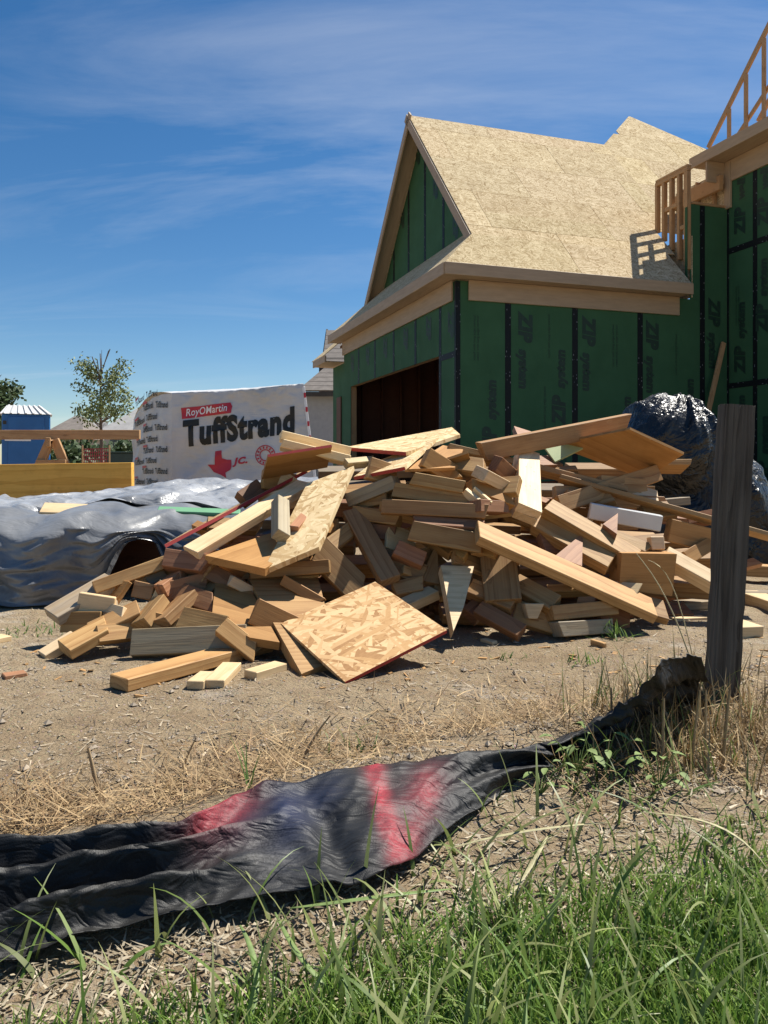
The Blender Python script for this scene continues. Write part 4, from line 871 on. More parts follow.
bd('grey', 561, 629, 614, 626, .055, .07, (0, -1, .25), 'lower of two stacked blocks at the pile foot', .03, .02, 1.1)
def gb(mat, x1, y1, x2, y2, w, t, label, tone=1.0, name='lumber_offcut', lift=0.0):
    """flat on the ground: pixels of its front base edge"""
    p = P(x1, y1, 500.5 / (y1 - HY)); q = P(x2, y2, 500.5 / (y2 - HY)); n_ = UP; ax = (q - p).normalized(); side = UP.cross(ax); side = side if side.y > 0 else -side
    zz = Vector((0, 0, t + lift + gz(p.x, p.y) - .002)); o = beam(name, M[mat], p + side * w / 2 + zz, q + side * w / 2 + zz, w, t, UP, None, .002, 1.0, .0012); o.color = (tone, tone, tone, 1)
    tag(o, label, 'lumber', 'scrap lumber pieces in the pile'); return o
gb('pine', 733, 636, 764, 635, .14, .045, 'pale block on the dirt right of the post', 1.05)
gb('pine', 736, 601, 790, 620, .10, .05, 'lit stud on the dirt at the right edge, lower one', 1.0)
gb('fir', 728, 581, 790, 585, .12, .06, 'lit board at the right edge, upper one', 1.08, lift=.04)
gb('grey', 657, 613, 712, 609, .07, .035, 'weathered grey slab on the dirt left of the post', .9)
gb('pine', 676, 621, 708, 619, .05, .012, 'thin chip on the dirt left of the post', 1.0)
gb('pine', -6, 645, 12, 641, .06, .02, 'small offcut on the dirt at the left edge', 1.0)
gb('red', 4, 680, 28, 676, .04, .014, 'small brown chip alone on the dirt at left', 1.0)
gb('fir', 590, 644, 603, 648, .02, .025, 'small wedge of wood before the stacked blocks', 1.1)
gb('pine', 480, 640, 492, 643, .03, .012, 'small chip on the dirt before the pale wedge board', 1.0)
gb('fir', 628, 598, 700, 606, .09, .038, 'flat board under the plywood box end', .85)
rs_ = random.Random(21); cnt = 0; USED = set()
def in_pile(px, py):
    top = np.interp(px, [70, 120, 165, 230, 290, 350, 450, 520, 620, 690, 735], [610, 585, 560, 520, 470, 462, 455, 460, 470, 490, 540]); bot = np.interp(px, [70, 130, 240, 330, 450, 560, 650, 735], [640, 640, 655, 640, 625, 628, 610, 595]); return top < py < bot
while cnt < 78:
    px, py = rs_.uniform(75, 735), rs_.uniform(460, 655)
    if px < 420 and rs_.random() < .15 or not in_pile(px, py): continue
    L = rs_.uniform(.09, .24); a = rs_.uniform(-1.1, 1.1); e = rs_.uniform(-.7, .5); dp = rs_.uniform(-.6, .6)
    c = HP(px, py, rs_.uniform(-.06, -.01)); ax = Vector((math.cos(a), dp, e * .7)).normalized(); c.z = max(c.z, .03)
    p1, p2 = c - ax * L / 2, c + ax * L / 2; lo = min(p1.z, p2.z)
    if lo < .03: p1.z += .03 - lo; p2.z += .03 - lo
    w_, t_ = rs_.choice(((.089, .038), (.089, .038), (.06, .038), (.038, .038), (.12, .02))); m_ = rs_.choice(('fir', 'fir', 'fir', 'pine', 'red', 'ply'))
    o = beam('wedged_offcut', M[m_], p1, p2, w_, t_, (rs_.uniform(-.6, .6), -1, rs_.uniform(.0, 1.2)), None, .0022, .5, .0015); t = rs_.uniform(.8, 1.15); o.color = (t, t * rs_.uniform(.96, 1.03), t * rs_.uniform(.9, 1.05), 1)
    k2 = rs_.uniform(-.6, .6)
    for v in o.data.vertices:
        if v.co.x > L * .4: v.co.x += v.co.y * k2
    best = sorted((a for a in ANCH if len(a[2].split()) <= 9), key=lambda a: (a[0] - px) ** 2 + (a[1] - py) ** 2)[:4]; hue = {'fir': 'brown', 'pine': 'pale', 'red': 'reddish', 'ply': 'orange'}[m_]
    for a in best:
        dx_, dy_ = px - a[0], py - a[1]; rel = ('right of' if dx_ > 0 else 'left of') if abs(dx_) > abs(dy_) else ('just below' if dy_ > 0 else 'just above'); lb = 'short ' + hue + ' offcut ' + rel + ' the ' + a[2]
        if lb not in USED: break
    USED.add(lb); tag(o, lb, 'lumber', 'short offcuts wedged in the pile'); cnt += 1
# buried boards that hold the heap up, glimpsed in the gaps
k = 0
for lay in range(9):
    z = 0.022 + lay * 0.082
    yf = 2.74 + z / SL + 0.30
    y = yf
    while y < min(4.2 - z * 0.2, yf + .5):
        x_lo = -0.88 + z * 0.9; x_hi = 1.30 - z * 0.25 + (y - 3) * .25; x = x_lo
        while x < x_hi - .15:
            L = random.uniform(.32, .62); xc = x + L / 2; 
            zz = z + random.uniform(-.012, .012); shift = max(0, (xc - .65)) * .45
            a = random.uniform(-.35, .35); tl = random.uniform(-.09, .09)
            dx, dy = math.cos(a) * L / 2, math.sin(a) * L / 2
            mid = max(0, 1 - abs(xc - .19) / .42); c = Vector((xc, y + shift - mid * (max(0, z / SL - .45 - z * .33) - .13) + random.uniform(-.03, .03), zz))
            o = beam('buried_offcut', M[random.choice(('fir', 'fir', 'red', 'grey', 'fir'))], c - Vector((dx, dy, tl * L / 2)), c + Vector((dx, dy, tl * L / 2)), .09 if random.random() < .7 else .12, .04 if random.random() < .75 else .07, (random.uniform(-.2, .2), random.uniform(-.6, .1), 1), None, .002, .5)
            t = random.uniform(.6, .9); o.color = (t, t, t, 1); k += 1  # lower tones paint the shade of the pile core into the wood
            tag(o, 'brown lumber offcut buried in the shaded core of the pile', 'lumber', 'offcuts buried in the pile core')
            x += L + random.uniform(.0, .04)
        y += random.uniform(.16, .22) if lay < 6 else .15
# nail heads on the pale doubled board and small litter
# ------------------------------------------------------------------ weathered stake
M['post'] = wood('weathered_stake', (.020, .016, .013), (.095, .080, .064), ring=80, rough=.85, knots=.3, weather=.25)
dP = 1.95
p_, q_ = P(715.5, 735, dP) + Vector((0, 0, -.12)), P(737.5, 405, dP); mw_ = frame(q_ - p_, (.15, -1, 0), (p_ + q_) / 2); Ls = (q_ - p_).length; vs, fs = [], []; per = []
for k in range(24): per.append((-.0415 + .083 * k / 24, .019))
for k in range(10): per.append((.0415, .019 - .038 * k / 10))
for k in range(24): per.append((.0415 - .083 * k / 24, -.019))
for k in range(10): per.append((-.0415, -.019 + .038 * k / 10))
npr = len(per); nl = 90
for j in range(nl + 1):
    x = -Ls / 2 + Ls * j / nl
    for (y_, z_) in per:
        g_ = -.0022 * max(0, ridge(y_ * 75 + z_ * 60, x * 1.6, 3) - .45) * 2 + .0012 * mn.noise(Vector((y_ * 160, x * 5, z_ * 160))) + .003 * mn.noise(Vector((x * 3, y_ * 6, 2)))
        ed = .004 * max(0, mn.noise(Vector((x * 14, y_ * 30, z_ * 30))) + .1); xx = x + (-.012 * max(0, mn.noise(Vector((y_ * 60, z_ * 60, 4)))) if j == nl else 0)
        vs.append((xx, y_ * (1 + g_ / .05 - ed / .05), z_ * (1 + g_ / .019 - ed * .4 / .019)))
for j in range(nl):
    for k in range(npr): fs.append((j * npr + k, (j + 1) * npr + k, (j + 1) * npr + (k + 1) % npr, j * npr + (k + 1) % npr))
fs.append(tuple(range(nl * npr, nl * npr + npr))); fs.append(tuple(range(npr - 1, -1, -1)))
me_ = mesh('stake', vs, fs); st = link('stake', me_, M['post'], None, mw_); bm = bmesh.new(); bm.from_mesh(me_); bmesh.ops.recalc_face_normals(bm, faces=bm.faces); bm.to_mesh(me_); bm.free()
tag(st, 'weathered dark wooden stake standing in dry weeds at right', 'stake')
# ------------------------------------------------------------------ silt fence fabric
ST = [(-60, 852, 972), (0, 845, 957), (60, 840, 938), (120, 832, 922), (180, 822, 911), (215, 806, 905), (250, 794, 899), (290, 784, 894), (330, 774, 889), (370, 768, 882), (410, 763, 862), (450, 757, 828), (500, 750, 794), (545, 744, 768), (580, 733, 756), (620, 716, 744), (655, 693, 727), (682, 672, 716), (712, 668, 722)]
def st_at(t):
    f = t * (len(ST) - 1); i = min(int(f), len(ST) - 2); r = f - i; p0, p1, p2, p3 = ST[max(i - 1, 0)], ST[i], ST[i + 1], ST[min(i + 2, len(ST) - 1)]
    cr = lambda a, b, c, d: .5 * ((2 * b) + (c - a) * r + (2 * a - 5 * b + 4 * c - d) * r * r + (3 * b - a - 3 * c + d) * r ** 3)
    return [cr(p0[k], p1[k], p2[k], p3[k]) for k in range(3)]
def fab(u, v):
    px, pt_, pb_ = st_at(u); zb = 0.026
    k = max(0, min(1, (px - 560) / 110)); ztop = 0.075 + .03 * k + 0.10 * k * k
    db = (CAMH - zb) * FPX / (pb_ - HY); dt = (CAMH - ztop) * FPX / (pt_ - HY)
    B_, T_ = P(px, pb_, db), P(px, pt_, dt); p = B_.lerp(T_, v); n = (T_ - B_).cross(Vector((-1, -.6, 0))).normalized(); n = n if n.z > 0 else -n
    lw = max(0.0, min(1.0, (300 - px) / 180)); env = math.sin(math.pi * min(1, v * 1.0)) 
    ph = v * 6.283 * 2.9 + .7 * mn.noise(Vector((px * .006, 2, 1))) - px * .003
    d = lw * 0.034 * (1 - 2 * abs(math.sin((ph + .6) / 2 + .785))) * (0.5 + .5 * env) + (1 - lw) * (0.005 * env + 0.010 * mn.noise(Vector((px * .012, v * 2.0, 4))) )
    rw = max(0, min(1, (px - 430) / 90)); d += rw * 0.016 * math.sin(v * 13 + px * .02)
    rk = max(0, min(1, (px - 560) / 60)); d += rk * (0.014 * mn.noise(Vector((px * .035, v * 5, 4))) + .012 * ridge(px * .04 + v * 3, v * 4, 8) + .008 * ridge(px * .15 + v * 2, v * 3, 2))
    d += 0.006 * mn.noise(Vector((px * .02 + v * 2, v * 5, 9))) + 0.006 * ridge(px * .014 + v * 2.2, v * 1.4 - px * .009, 3) + .004 * ridge(px * .03 - v * 3, v * 2 + px * .012, 7)
    cr_ = math.exp(-((px - 262 - 70 * (1 - v)) / 16) ** 2); d += .008 * cr_ - .010 * math.exp(-((px - 300 - 50 * (1 - v)) / 14) ** 2)
    return p + n * d, px
NU_, NV_ = 300, 46; vs = []; pxs = []; vvs = []
for j in range(NV_ + 1):
    for i in range(NU_ + 1):
        p, px = fab(i / NU_, j / NV_); p.z = max(p.z, gz(p.x, p.y) + .006); vs.append(p); pxs.append(px); vvs.append(j / NV_)
fs = [(j * (NU_ + 1) + i, j * (NU_ + 1) + i + 1, (j + 1) * (NU_ + 1) + i + 1, (j + 1) * (NU_ + 1) + i) for j in range(NV_) for i in range(NU_)]
fm = mesh('fabric', vs, fs, True)
ca = fm.color_attributes.new('paint', 'FLOAT_COLOR', 'POINT'); cu = fm.attributes.new('weave', 'FLOAT2', 'POINT')
def sg(x, c, w): return math.exp(-((x - c) / w) ** 2)
for i, (px, v) in enumerate(zip(pxs, vvs)):
    w_ = 10 * mn.noise(Vector((px * .03, v * 5, 1)))
    red = sg(px + w_ * .35, 373 + 22 * (1 - v), 9) * min(1, max(0, (v + .02) * 3)) * (.75 + .5 * mn.noise(Vector((px * .1, v * 8, 2))))
    red += .75 * sg(px + w_, 218, 30) * sg(v, .95, .28) + .6 * sg(px, 405, 14) * sg(v, .12, .16) + .55 * sg(px + w_, 424, 18) * sg(v, .55, .28)
    blue = .8 * sg(px + w_, 292, 20) * sg(v, .68, .33) + .35 * sg(px, 330, 20) * sg(v, .8, .2) + .25 * sg(px, 250, 30) * sg(v, .7, .2)
    pale = .5 * sg(px + w_, 268, 34) * sg(v, .38, .3) + .35 * sg(px, 420, 40) * sg(v, .35, .3)
    ca.data[i].color = (min(1, max(0, red)), min(1, max(0, blue)), min(1, max(0, pale)), 1); cu.data[i].vector = (px * .0016, v * .17)
def fabric_mat():
    s = NB('black_woven_fabric'); at = s.n('ShaderNodeAttribute', attribute_name='paint'); rgb = s.n('ShaderNodeSeparateColor', {0: at.outputs['Color']})
    uv = s.n('ShaderNodeAttribute', attribute_name='weave').outputs['Vector']
    wv = s.noise(s.map(uv, sc=(900, 900, 1)), 1.0, 1)
    dust = s.noise(s.tc.outputs['Object'], 7, 5, .65)
    col = s.mix(s.rangem(dust, .4, .75), (.009, .0095, .0105), (.022, .0215, .020))
    sp_ = s.rangem(s.noise(s.tc.outputs['Object'], 260, 2), .35, .65)
    col = s.mix(s.math('MULTIPLY', s.math('MULTIPLY', rgb.outputs[2], .20), sp_), col, (.45, .44, .46))
    col = s.mix(s.math('MULTIPLY', rgb.outputs[1], .85), col, (.008, .016, .055))
    col = s.mix(s.math('MULTIPLY', rgb.outputs[0], s.rangem(sp_, 0, 1, .6, 1.0)), col, (.40, .035, .05))
    nb = s.bump(wv, .0006, .7); nb = s.bump(s.noise(s.tc.outputs['Object'], 420, 2), .0006, .6, nb); nb = s.bump(s.math('ABSOLUTE', s.math('SUBTRACT', s.noise(s.map(s.tc.outputs['Object'], rot=(0, 0, -.55), sc=(7, 26, 20)), 1.0, 3, .5, .6), .5)), .022, .8, nb)
    return s.fin(col, .55, nb, Specular_IOR_Level=.35)
fo = link('silt_fence_fabric', fm, fabric_mat()); tag(fo, 'rumpled black woven silt fence fabric with red and blue spray paint', 'fabric'); fo.modifiers.new('s', 'SOLIDIFY').thickness = .0015
# ------------------------------------------------------------------ ground cover
def strips(roots, L, Wd, az, lean, curl, nseg, name, colf, flat=False):
    """many thin blades at once: roots (n,3); lean from vertical; curl bends further along the blade"""
    n = len(roots); V = np.zeros((n, (nseg + 1) * 2, 3)); pos = roots.copy(); hx, hy = np.cos(az), np.sin(az); sx, sy = -hy, hx
    tw = rng.uniform(-.6, .6, n)
    for k in range(nseg + 1):
        w = Wd * (1 - (k / nseg) ** 1.6) * .5 + Wd * .02; 
        V[:, 2 * k] = pos - np.stack([sx * w, sy * w, w * tw], 1); V[:, 2 * k + 1] = pos + np.stack([sx * w, sy * w, w * tw], 1)
        th = lean + curl * (k + .5) / nseg; st_ = L / nseg
        pos = pos + np.stack([hx * np.sin(th) * st_, hy * np.sin(th) * st_, np.cos(th) * st_], 1)
    m = (nseg + 1) * 2; base = np.arange(n)[:, None, None] * m
    q = np.array([[2 * k, 2 * k + 1, 2 * k + 3, 2 * k + 2] for k in range(nseg)])[None]; F = (base + q).reshape(-1, 4); Vf = V.reshape(-1, 3)
    me = bpy.data.meshes.new(name); me.vertices.add(len(Vf)); me.vertices.foreach_set('co', Vf.ravel().astype(np.float32))
    me.loops.add(F.size); me.loops.foreach_set('vertex_index', F.ravel().astype(np.int32)); me.polygons.add(len(F)); me.polygons.foreach_set('loop_start', np.arange(0, F.size, 4, dtype=np.int32)); me.polygons.foreach_set('loop_total', np.full(len(F), 4, dtype=np.int32))
    me.update(calc_edges=True); ca = me.color_attributes.new('tint', 'FLOAT_COLOR', 'POINT'); c = colf(n); cc = np.ones((n, m, 4)); cc[:, :, :3] = c[:, None, :]; ca.data.foreach_set('color', cc.ravel().astype(np.float32)); return me
def blade_mat(name, rough=.5, trans=.25):
    s = NB(name); c = s.n('ShaderNodeAttribute', attribute_name='tint').outputs['Color']; m = s.fin(c, rough, None, Specular_IOR_Level=.35)
    tr = s.n('ShaderNodeBsdfTranslucent', {'Color': c}); mxs = s.n('ShaderNodeMixShader', {0: trans}); s.t.links.new(s.b.outputs[0], mxs.inputs[1]); s.t.links.new(tr.outputs[0], mxs.inputs[2]); s.t.links.new(mxs.outputs[0], s.t.nodes['Material Output'].inputs[0]); return m
M['blade'] = blade_mat('grass_blade', .45, .35); M['straw'] = blade_mat('dry_straw', .7, .15)
def scatter_px(n, px0, px1, py0, py1, dens):
    """ground points seen in a pixel window, kept where dens(px,py) beats chance"""
    out = []
    while len(out) < n:
        px, py = random.uniform(px0, px1), random.uniform(py0, py1)
        if random.random() > dens(px, py): continue
        d = 500.5 / (py - HY); x = (px - CX) / FPX * d; out.append((x, d, gz(x, d)))
    return np.array(out)
def edge_y(px): 
    return np.interp(px, [r[0] for r in ST], [r[2] for r in ST])
def top_y(px): return np.interp(px, [r[0] for r in ST], [r[1] for r in ST])
def mixc(a, b, n, p=1.0): t = rng.random(n)[:, None] ** p; v = rng.uniform(.7, 1.25, n)[:, None]; return (np.array(a) * (1 - t) + np.array(b) * t) * v
# lawn
def lawn_d(px, py):
    e = np.interp(px, [0, 150, 300, 420, 520, 640, 768, 900], [1030, 995, 965, 915, 882, 846, 808, 790]); return max(0.0, min(1.0, (py - e) / 95 + .15 * mn.noise(Vector((px * .02, py * .02, 0)))))
r = scatter_px(38000, -120, 980, 800, 1340, lawn_d); n = len(r)
me = strips(r, rng.uniform(.025, .06, n), rng.uniform(.0022, .0045, n), rng.uniform(0, 6.28, n), rng.uniform(0, .5, n), rng.uniform(.2, 1.3, n), 4, 'lawn', lambda n: mixc((.08, .165, .02), (.24, .34, .07), n))
tag(link('lawn_grass', me, M['blade']), 'short green lawn grass at the lower right', kind='stuff')
# long loose blades
r = scatter_px(950, -100, 900, 810, 1300, lambda px, py: (1.0 if px > 240 else .45) if py > edge_y(px) + 12 and px < 800 else 0); n = len(r)
me = strips(r, rng.uniform(.05, .16, n), rng.uniform(.003, .0078, n), rng.uniform(0, 6.28, n), rng.uniform(.1, .9, n), rng.uniform(.2, 1.5, n), 6, 'longgrass', lambda n: mixc((.10, .18, .03), (.33, .34, .14), n))
tag(link('long_grass', me, M['blade']), 'long loose grass blades before the fabric', kind='stuff')
# thatch under the grass
def th_d(px, py): return 1.0 if py > edge_y(px) - 4 else 0
r = scatter_px(15000, -120, 940, 740, 1250, th_d); n = len(r); r[:, 2] += rng.uniform(0, .010, n)
me = strips(r, rng.uniform(.008, .032, n), rng.uniform(.0018, .0048, n), rng.uniform(0, 6.28, n), rng.uniform(1.1, 1.75, n), rng.uniform(-.3, .3, n), 2, 'thatch', lambda n: mixc((.20, .155, .095), (.50, .43, .31), n))
tag(link('dry_thatch', me, M['straw']), 'pale dry clippings and wood bits in front of the fabric', kind='stuff')
# straw along the fabric and around the stake
def straw_d(px, py):
    t = top_y(px); a = math.exp(-((py - t + 18) / 34) ** 2) if px < 560 else math.exp(-((py - 745) / 38) ** 2); return a * (.4 + .9 * max(0, mn.noise(Vector((px * .012, py * .02, 5))) + .35))
r = scatter_px(5200, -80, 860, 660, 850, straw_d); n = len(r); r[:, 2] += rng.uniform(0, .02, n)
me = strips(r, rng.uniform(.03, .12, n), rng.uniform(.0012, .0032, n), rng.uniform(0, 6.28, n), rng.uniform(1.0, 1.7, n), rng.uniform(-.5, .5, n), 3, 'straw', lambda n: mixc((.19, .11, .05), (.46, .33, .17), n))
tag(link('straw_litter', me, M['straw']), 'brown straw litter along the upper edge of the fabric', kind='stuff')
r = scatter_px(900, 540, 860, 690, 800, lambda px, py: math.exp(-((px - 690) / 95) ** 2) * math.exp(-((py - 745) / 32) ** 2)); n = len(r)
me = strips(r, rng.uniform(.05, .17, n), rng.uniform(.002, .005, n), rng.uniform(0, 6.28, n), rng.uniform(0, .8, n), rng.uniform(-.3, 1.2, n), 4, 'weeds', lambda n: np.where(rng.random(n)[:, None] < .25, mixc((.10, .16, .035), (.2, .24, .07), n), mixc((.25, .155, .07), (.50, .38, .2), n)))
tag(link('dry_weeds', me, M['straw']), 'dry brown weed stubble around the stake', kind='stuff')
# sparse litter on the dirt
r = scatter_px(3600, -60, 830, 585, 800, lambda px, py: .25 + .75 * max(0, mn.noise(Vector((px * .01, py * .03, 7))))); n = len(r); r[:, 2] += .002
me = strips(r, rng.uniform(.008, .045, n), rng.uniform(.0012, .0045, n), rng.uniform(0, 6.28, n), rng.uniform(1.25, 1.6, n), rng.uniform(-.2, .2, n), 2, 'litter', lambda n: mixc((.16, .11, .065), (.52, .43, .30), n))
tag(link('dirt_litter', me, M['straw']), 'small straw bits and splinters scattered on the dirt', kind='stuff')
# pebbles
M['stone'] = plain('pebbles', (.33, .27, .20), .95, .5, 9)
r = scatter_px(4200, -60, 830, 590, 800, lambda px, py: .3 + max(0, mn.noise(Vector((px * .012, py * .03, 3))))); vs, fs = [], []
oc = [(1, 0, 0), (-1, 0, 0), (0, 1, 0), (0, -1, 0), (0, 0, 1), (0, 0, -1)]; of = [(0, 2, 4), (2, 1, 4), (1, 3, 4), (3, 0, 4), (2, 0, 5), (1, 2, 5), (3, 1, 5), (0, 3, 5)]
for p in r:
    sz = random.uniform(.0015, .0055) * (2.2 if random.random() < .07 else 1); b = len(vs); sx_, sy_, sz_ = (random.uniform(.6, 1.4) for _ in range(3))
    vs += [(p[0] + a * sz * sx_, p[1] + c * sz * sy_, p[2] + (e * .6 + .3) * sz * sz_) for a, c, e in oc]; fs += [tuple(b + q for q in f_) for f_ in of]
tag(link('pebbles', mesh('pebbles', vs, fs), M['stone']), 'small pebbles and clods on the dirt', kind='stuff')
# single weeds and stalks
def tuft(px, py, n_, L, col, label, name='grass_tuft', cat='grass', spread=.03):
    d = 500.5 / (py - HY); x = (px - CX) / FPX * d; r = np.stack([x + rng.normal(0, spread, n_), d + rng.normal(0, spread, n_), np.full(n_, gz(x, d))], 1)
    me = strips(r, rng.uniform(.5, 1, n_) * L, rng.uniform(.003, .006, n_), rng.uniform(0, 6.28, n_), rng.uniform(.2, .9, n_), rng.uniform(.2, 1.0, n_), 5, name, lambda k: mixc(*col, k)); tag(link(name, me, M['blade']), label, kind='stuff')
GR = ((.07, .14, .03), (.18, .27, .07))
tuft(612, 637, 38, .11, GR, 'green grass tuft beside the two stacked blocks', spread=.035)
tuft(583, 660, 20, .06, GR, 'small green tuft on the dirt in front of the pile'); tuft(512, 657, 12, .05, GR, 'tiny green tuft on the dirt before the pale wedge board')
tuft(30, 632, 60, .05, GR, 'low green weeds at the foot of the tarp', spread=.09); tuft(365, 752, 24, .06, GR, 'low green weeds behind the middle of the fabric', spread=.06)
tuft(248, 812, 5, .13, GR, 'broad green blades standing behind the painted fabric', spread=.006)
tuft(590, 790, 26, .11, ((.06, .13, .03), (.2, .26, .08)), 'green weeds at the narrow end of the fabric', spread=.05); tuft(650, 800, 26, .10, ((.06, .13, .03), (.2, .26, .08)), 'green weeds left below the stake', spread=.05)
def stalk(pts, r0, mat, label, name='dry_stalk'):
    ps = [Vector(p) for p in pts]; path = [(p, r0 * (1 - .6 * i / len(ps))) for i, p in enumerate(ps)]; v, f = tubes([path], 6); o = link(name, mesh(name, v, f, True), mat); tag(o, label, 'stalk')
M['stem'] = plain('dry_stem', (.34, .24, .13), .8, .3, 20); M['palestem'] = plain('pale_stem', (.50, .42, .24), .7, .2, 20)
def arc(px0, py0, px1, py1, d, hgt=0.0, n=9): 
    a, b = P(px0, py0, d), P(px1, py1, d * .99); return [a.lerp(b, k / n) + Vector((0, 0, hgt * math.sin(math.pi * k / n))) for k in range(n + 1)]
stalk(arc(704, 700, 636, 553, 1.95, .05), .0022, M['palestem'], 'pale arching grass stalk left of the stake'); stalk(arc(700, 690, 648, 560, 1.98, .09), .0016, M['palestem'], 'thin bent stalk crossing before the plywood box end')
stalk(arc(98, 795, 88, 748, 1.5, .004), .0055, M['stem'], 'broken brown stalk standing in the dirt at left'); stalk(arc(180, 775, 196, 738, 1.62, .004), .003, M['stem'], 'thin brown stalk right of the broken one')
stalk(arc(303, 758, 330, 716, 1.66, .006), .0035, M['stem'], 'brown stalk leaning right behind the fabric'); stalk(arc(612, 730, 611, 688, 1.75, 0), .004, M['stem'], 'short stub stalk beside the narrow end of the fabric')
for k, (px, py, tx, ty) in enumerate(((662, 780, 664, 698), (690, 775, 700, 690), (705, 778, 706, 690), (722, 770, 730, 690))): stalk(arc(px, py, tx, ty, 1.62, .004), .004, M['stem'], ('first', 'second', 'third', 'fourth')[k] + ' thick brown stub from the left at the stake foot')
# broad fallen leaves of grass lying before the fabric
def ribbon(name, pts, w, mat, label):
    vs = []; n = len(pts)
    for i, p in enumerate(pts):
        t = (pts[min(i + 1, n - 1)] - pts[max(i - 1, 0)]).normalized(); s_ = t.cross(UP).normalized(); ww = w * .7 * math.sin(math.pi * (i + .6) / (n + .2)) ** .6 * .5; vs += [p - s_ * ww, p + Vector((0, 0, -ww * .35)), p + s_ * ww]
    fs = []
    for i in range(n - 1): fs += [(3 * i, 3 * i + 1, 3 * i + 4, 3 * i + 3), (3 * i + 1, 3 * i + 2, 3 * i + 5, 3 * i + 4)]
    o = link(name, mesh(name, vs, fs, True), mat); tag(o, label, 'grass blade'); o.modifiers.new('s', 'SOLIDIFY').thickness = .0006
M['bladeA'] = plain('wide_green_blade', (0.145, 0.204, 0.060), .5, .4, 60); M['bladeB'] = plain('wide_pale_blade', (0.340, 0.306, 0.162), .6, .4, 60)
def gpx(px, py, z): d = (CAMH - z) * FPX / (py - HY); return P(px, py, d)
for k, (pts, w, m_, lb) in enumerate((([(290, 908, .02), (340, 902, .03), (400, 893, .035), (450, 889, .02)], .012, 'bladeA', 'wide green grass blade lying below the painted fabric'),
    ([(240, 925, .03), (256, 950, .03), (262, 985, .012), (250, 1020, .01)], .011, 'bladeA', 'green grass blade hanging down toward the lower left lawn'),
    ([(275, 912, .03), (290, 945, .035), (310, 975, .03), (335, 992, .012)], .010, 'bladeA', 'bent green grass blade beside the hanging one'),
    ([(445, 850, .03), (500, 832, .05), (555, 826, .05), (610, 822, .02)], .009, 'bladeB', 'long pale blade arching right of the painted fabric'),
    ([(500, 905, .03), (525, 880, .04), (540, 850, .045), (548, 835, .03)], .009, 'bladeB', 'pale blade standing before the straw'),
    ([(640, 812, .06), (700, 815, .09), (740, 825, .085), (768, 870, .03)], .008, 'bladeB', 'arching pale blade at the lower right'))):
    ribbon('loose_grass', [gpx(*p) + Vector((0, 0, gz(0, 0) * 0)) for p in [tuple((1 - t) ** 3 * np.array(pts[0]) + 3 * t * (1 - t) ** 2 * np.array(pts[1]) + 3 * t * t * (1 - t) * np.array(pts[2]) + t ** 3 * np.array(pts[3])) for t in np.linspace(0, 1, 13)]], w, M[m_], lb)
for k, (a_, c_) in enumerate(((.09, .022), (.09, -.022), (.075, .0), (-.06, .02), (-.075, -.018), (-.09, .006))):
    mw_ = wb2.matrix_world @ Matrix.Translation((a_, c_, .0196)); link('nail_head', box_mesh(.006, .006, .0016, .001), M['black'], wb2, mw_)
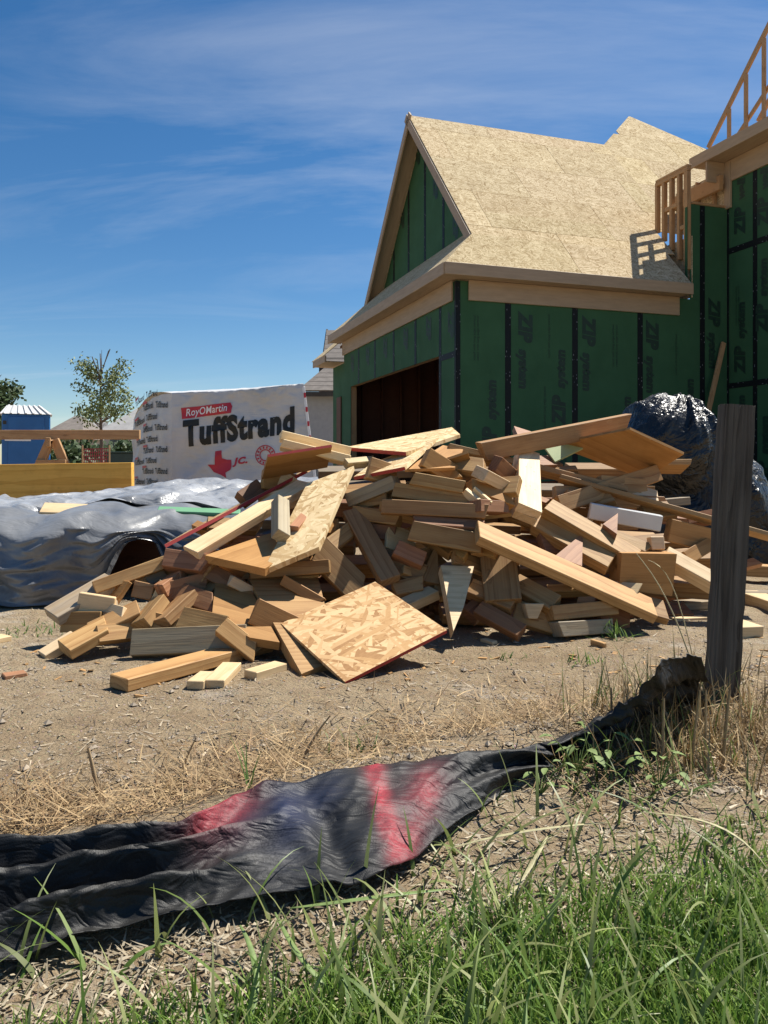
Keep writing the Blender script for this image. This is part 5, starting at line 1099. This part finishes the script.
def weed(px, py, n_, sz, label, rs):
    rd = random.Random(rs); d = 500.5 / (py - HY); x = (px - CX) / FPX * d; b = Vector((x, d, gz(x, d) - .004)); t = empty('weed', b); tag(t, label, 'weed'); stems = []
    for k in range(n_):
        a = rd.uniform(0, 6.28); h = rd.uniform(.025, .085); r_ = rd.uniform(.015, .06); e = b + Vector((math.cos(a) * r_, math.sin(a) * r_, h)); stems.append([(b, .0015), (b.lerp(e, .5) + Vector((0, 0, .01)), .0012), (e, .0008)])
        dr = Vector((math.cos(a), math.sin(a), rd.uniform(-.3, .6))).normalized(); sd_ = dr.cross(UP).normalized(); L_ = sz * .7 * rd.uniform(.6, 1.3); w_ = L_ * rd.uniform(.22, .34); up_ = sd_.cross(dr)
        vs_ = []; 
        for q, ww in ((0, .1), (.25, .8), (.5, 1), (.75, .7), (1, .05)):
            c = e + dr * L_ * q - UP * L_ * .25 * q * q; vs_ += [c - sd_ * w_ * ww + up_ * w_ * .3 * ww, c, c + sd_ * w_ * ww + up_ * w_ * .3 * ww]
        fs_ = [f_ for i in range(4) for f_ in ((3 * i, 3 * i + 1, 3 * i + 4, 3 * i + 3), (3 * i + 1, 3 * i + 2, 3 * i + 5, 3 * i + 4))]
        link('leaf', mesh('leaf', vs_, fs_, True), M['weedleaf'], t)
    v_, f_ = tubes(stems, 4); o_ = link('stems', mesh('stems', v_, f_, True), M['weedleaf'], t); tag(o_, kind='stuff')
M['weedleaf'] = plain('weed_leaf', (.15, .21, .05), .7, .5, 25)
weed(577, 782, 14, .035, 'broad leaved green weed at the narrow end of the fabric', 1); weed(606, 776, 12, .04, 'broad leaved green weed just right of the first one', 2); weed(660, 792, 12, .035, 'green weed in front of the dry stubble below the stake', 3); weed(540, 800, 9, .03, 'small green weed between fabric and lawn', 4)
# small wood chips round the pile foot
r = scatter_px(110, 20, 768, 600, 700, lambda px, py: math.exp(-((py - 655) / 28) ** 2)); vs, fs = [], []
for p in r:
    L_, w_, t_ = random.uniform(.005, .022), random.uniform(.002, .008), random.uniform(.001, .003); m_ = Matrix.Translation((p[0], p[1], p[2] + t_ * .5)) @ Matrix.Rotation(random.uniform(0, 6.28), 4, 'Z') @ Matrix.Rotation(random.uniform(-.3, .3), 4, 'Y')
    b = len(vs); vs += [m_ @ Vector((a * L_, c * w_, e * t_)) for a in (-1, 1) for c in (-1, 1) for e in (-1, 1)]; fs += [tuple(b + q for q in f_) for f_ in ((0, 1, 3, 2), (4, 6, 7, 5), (0, 4, 5, 1), (2, 3, 7, 6), (0, 2, 6, 4), (1, 5, 7, 3))]
tag(link('wood_chips', mesh('wood_chips', vs, fs), M['fir']), 'tiny pale wood chips scattered at the pile foot', kind='stuff')
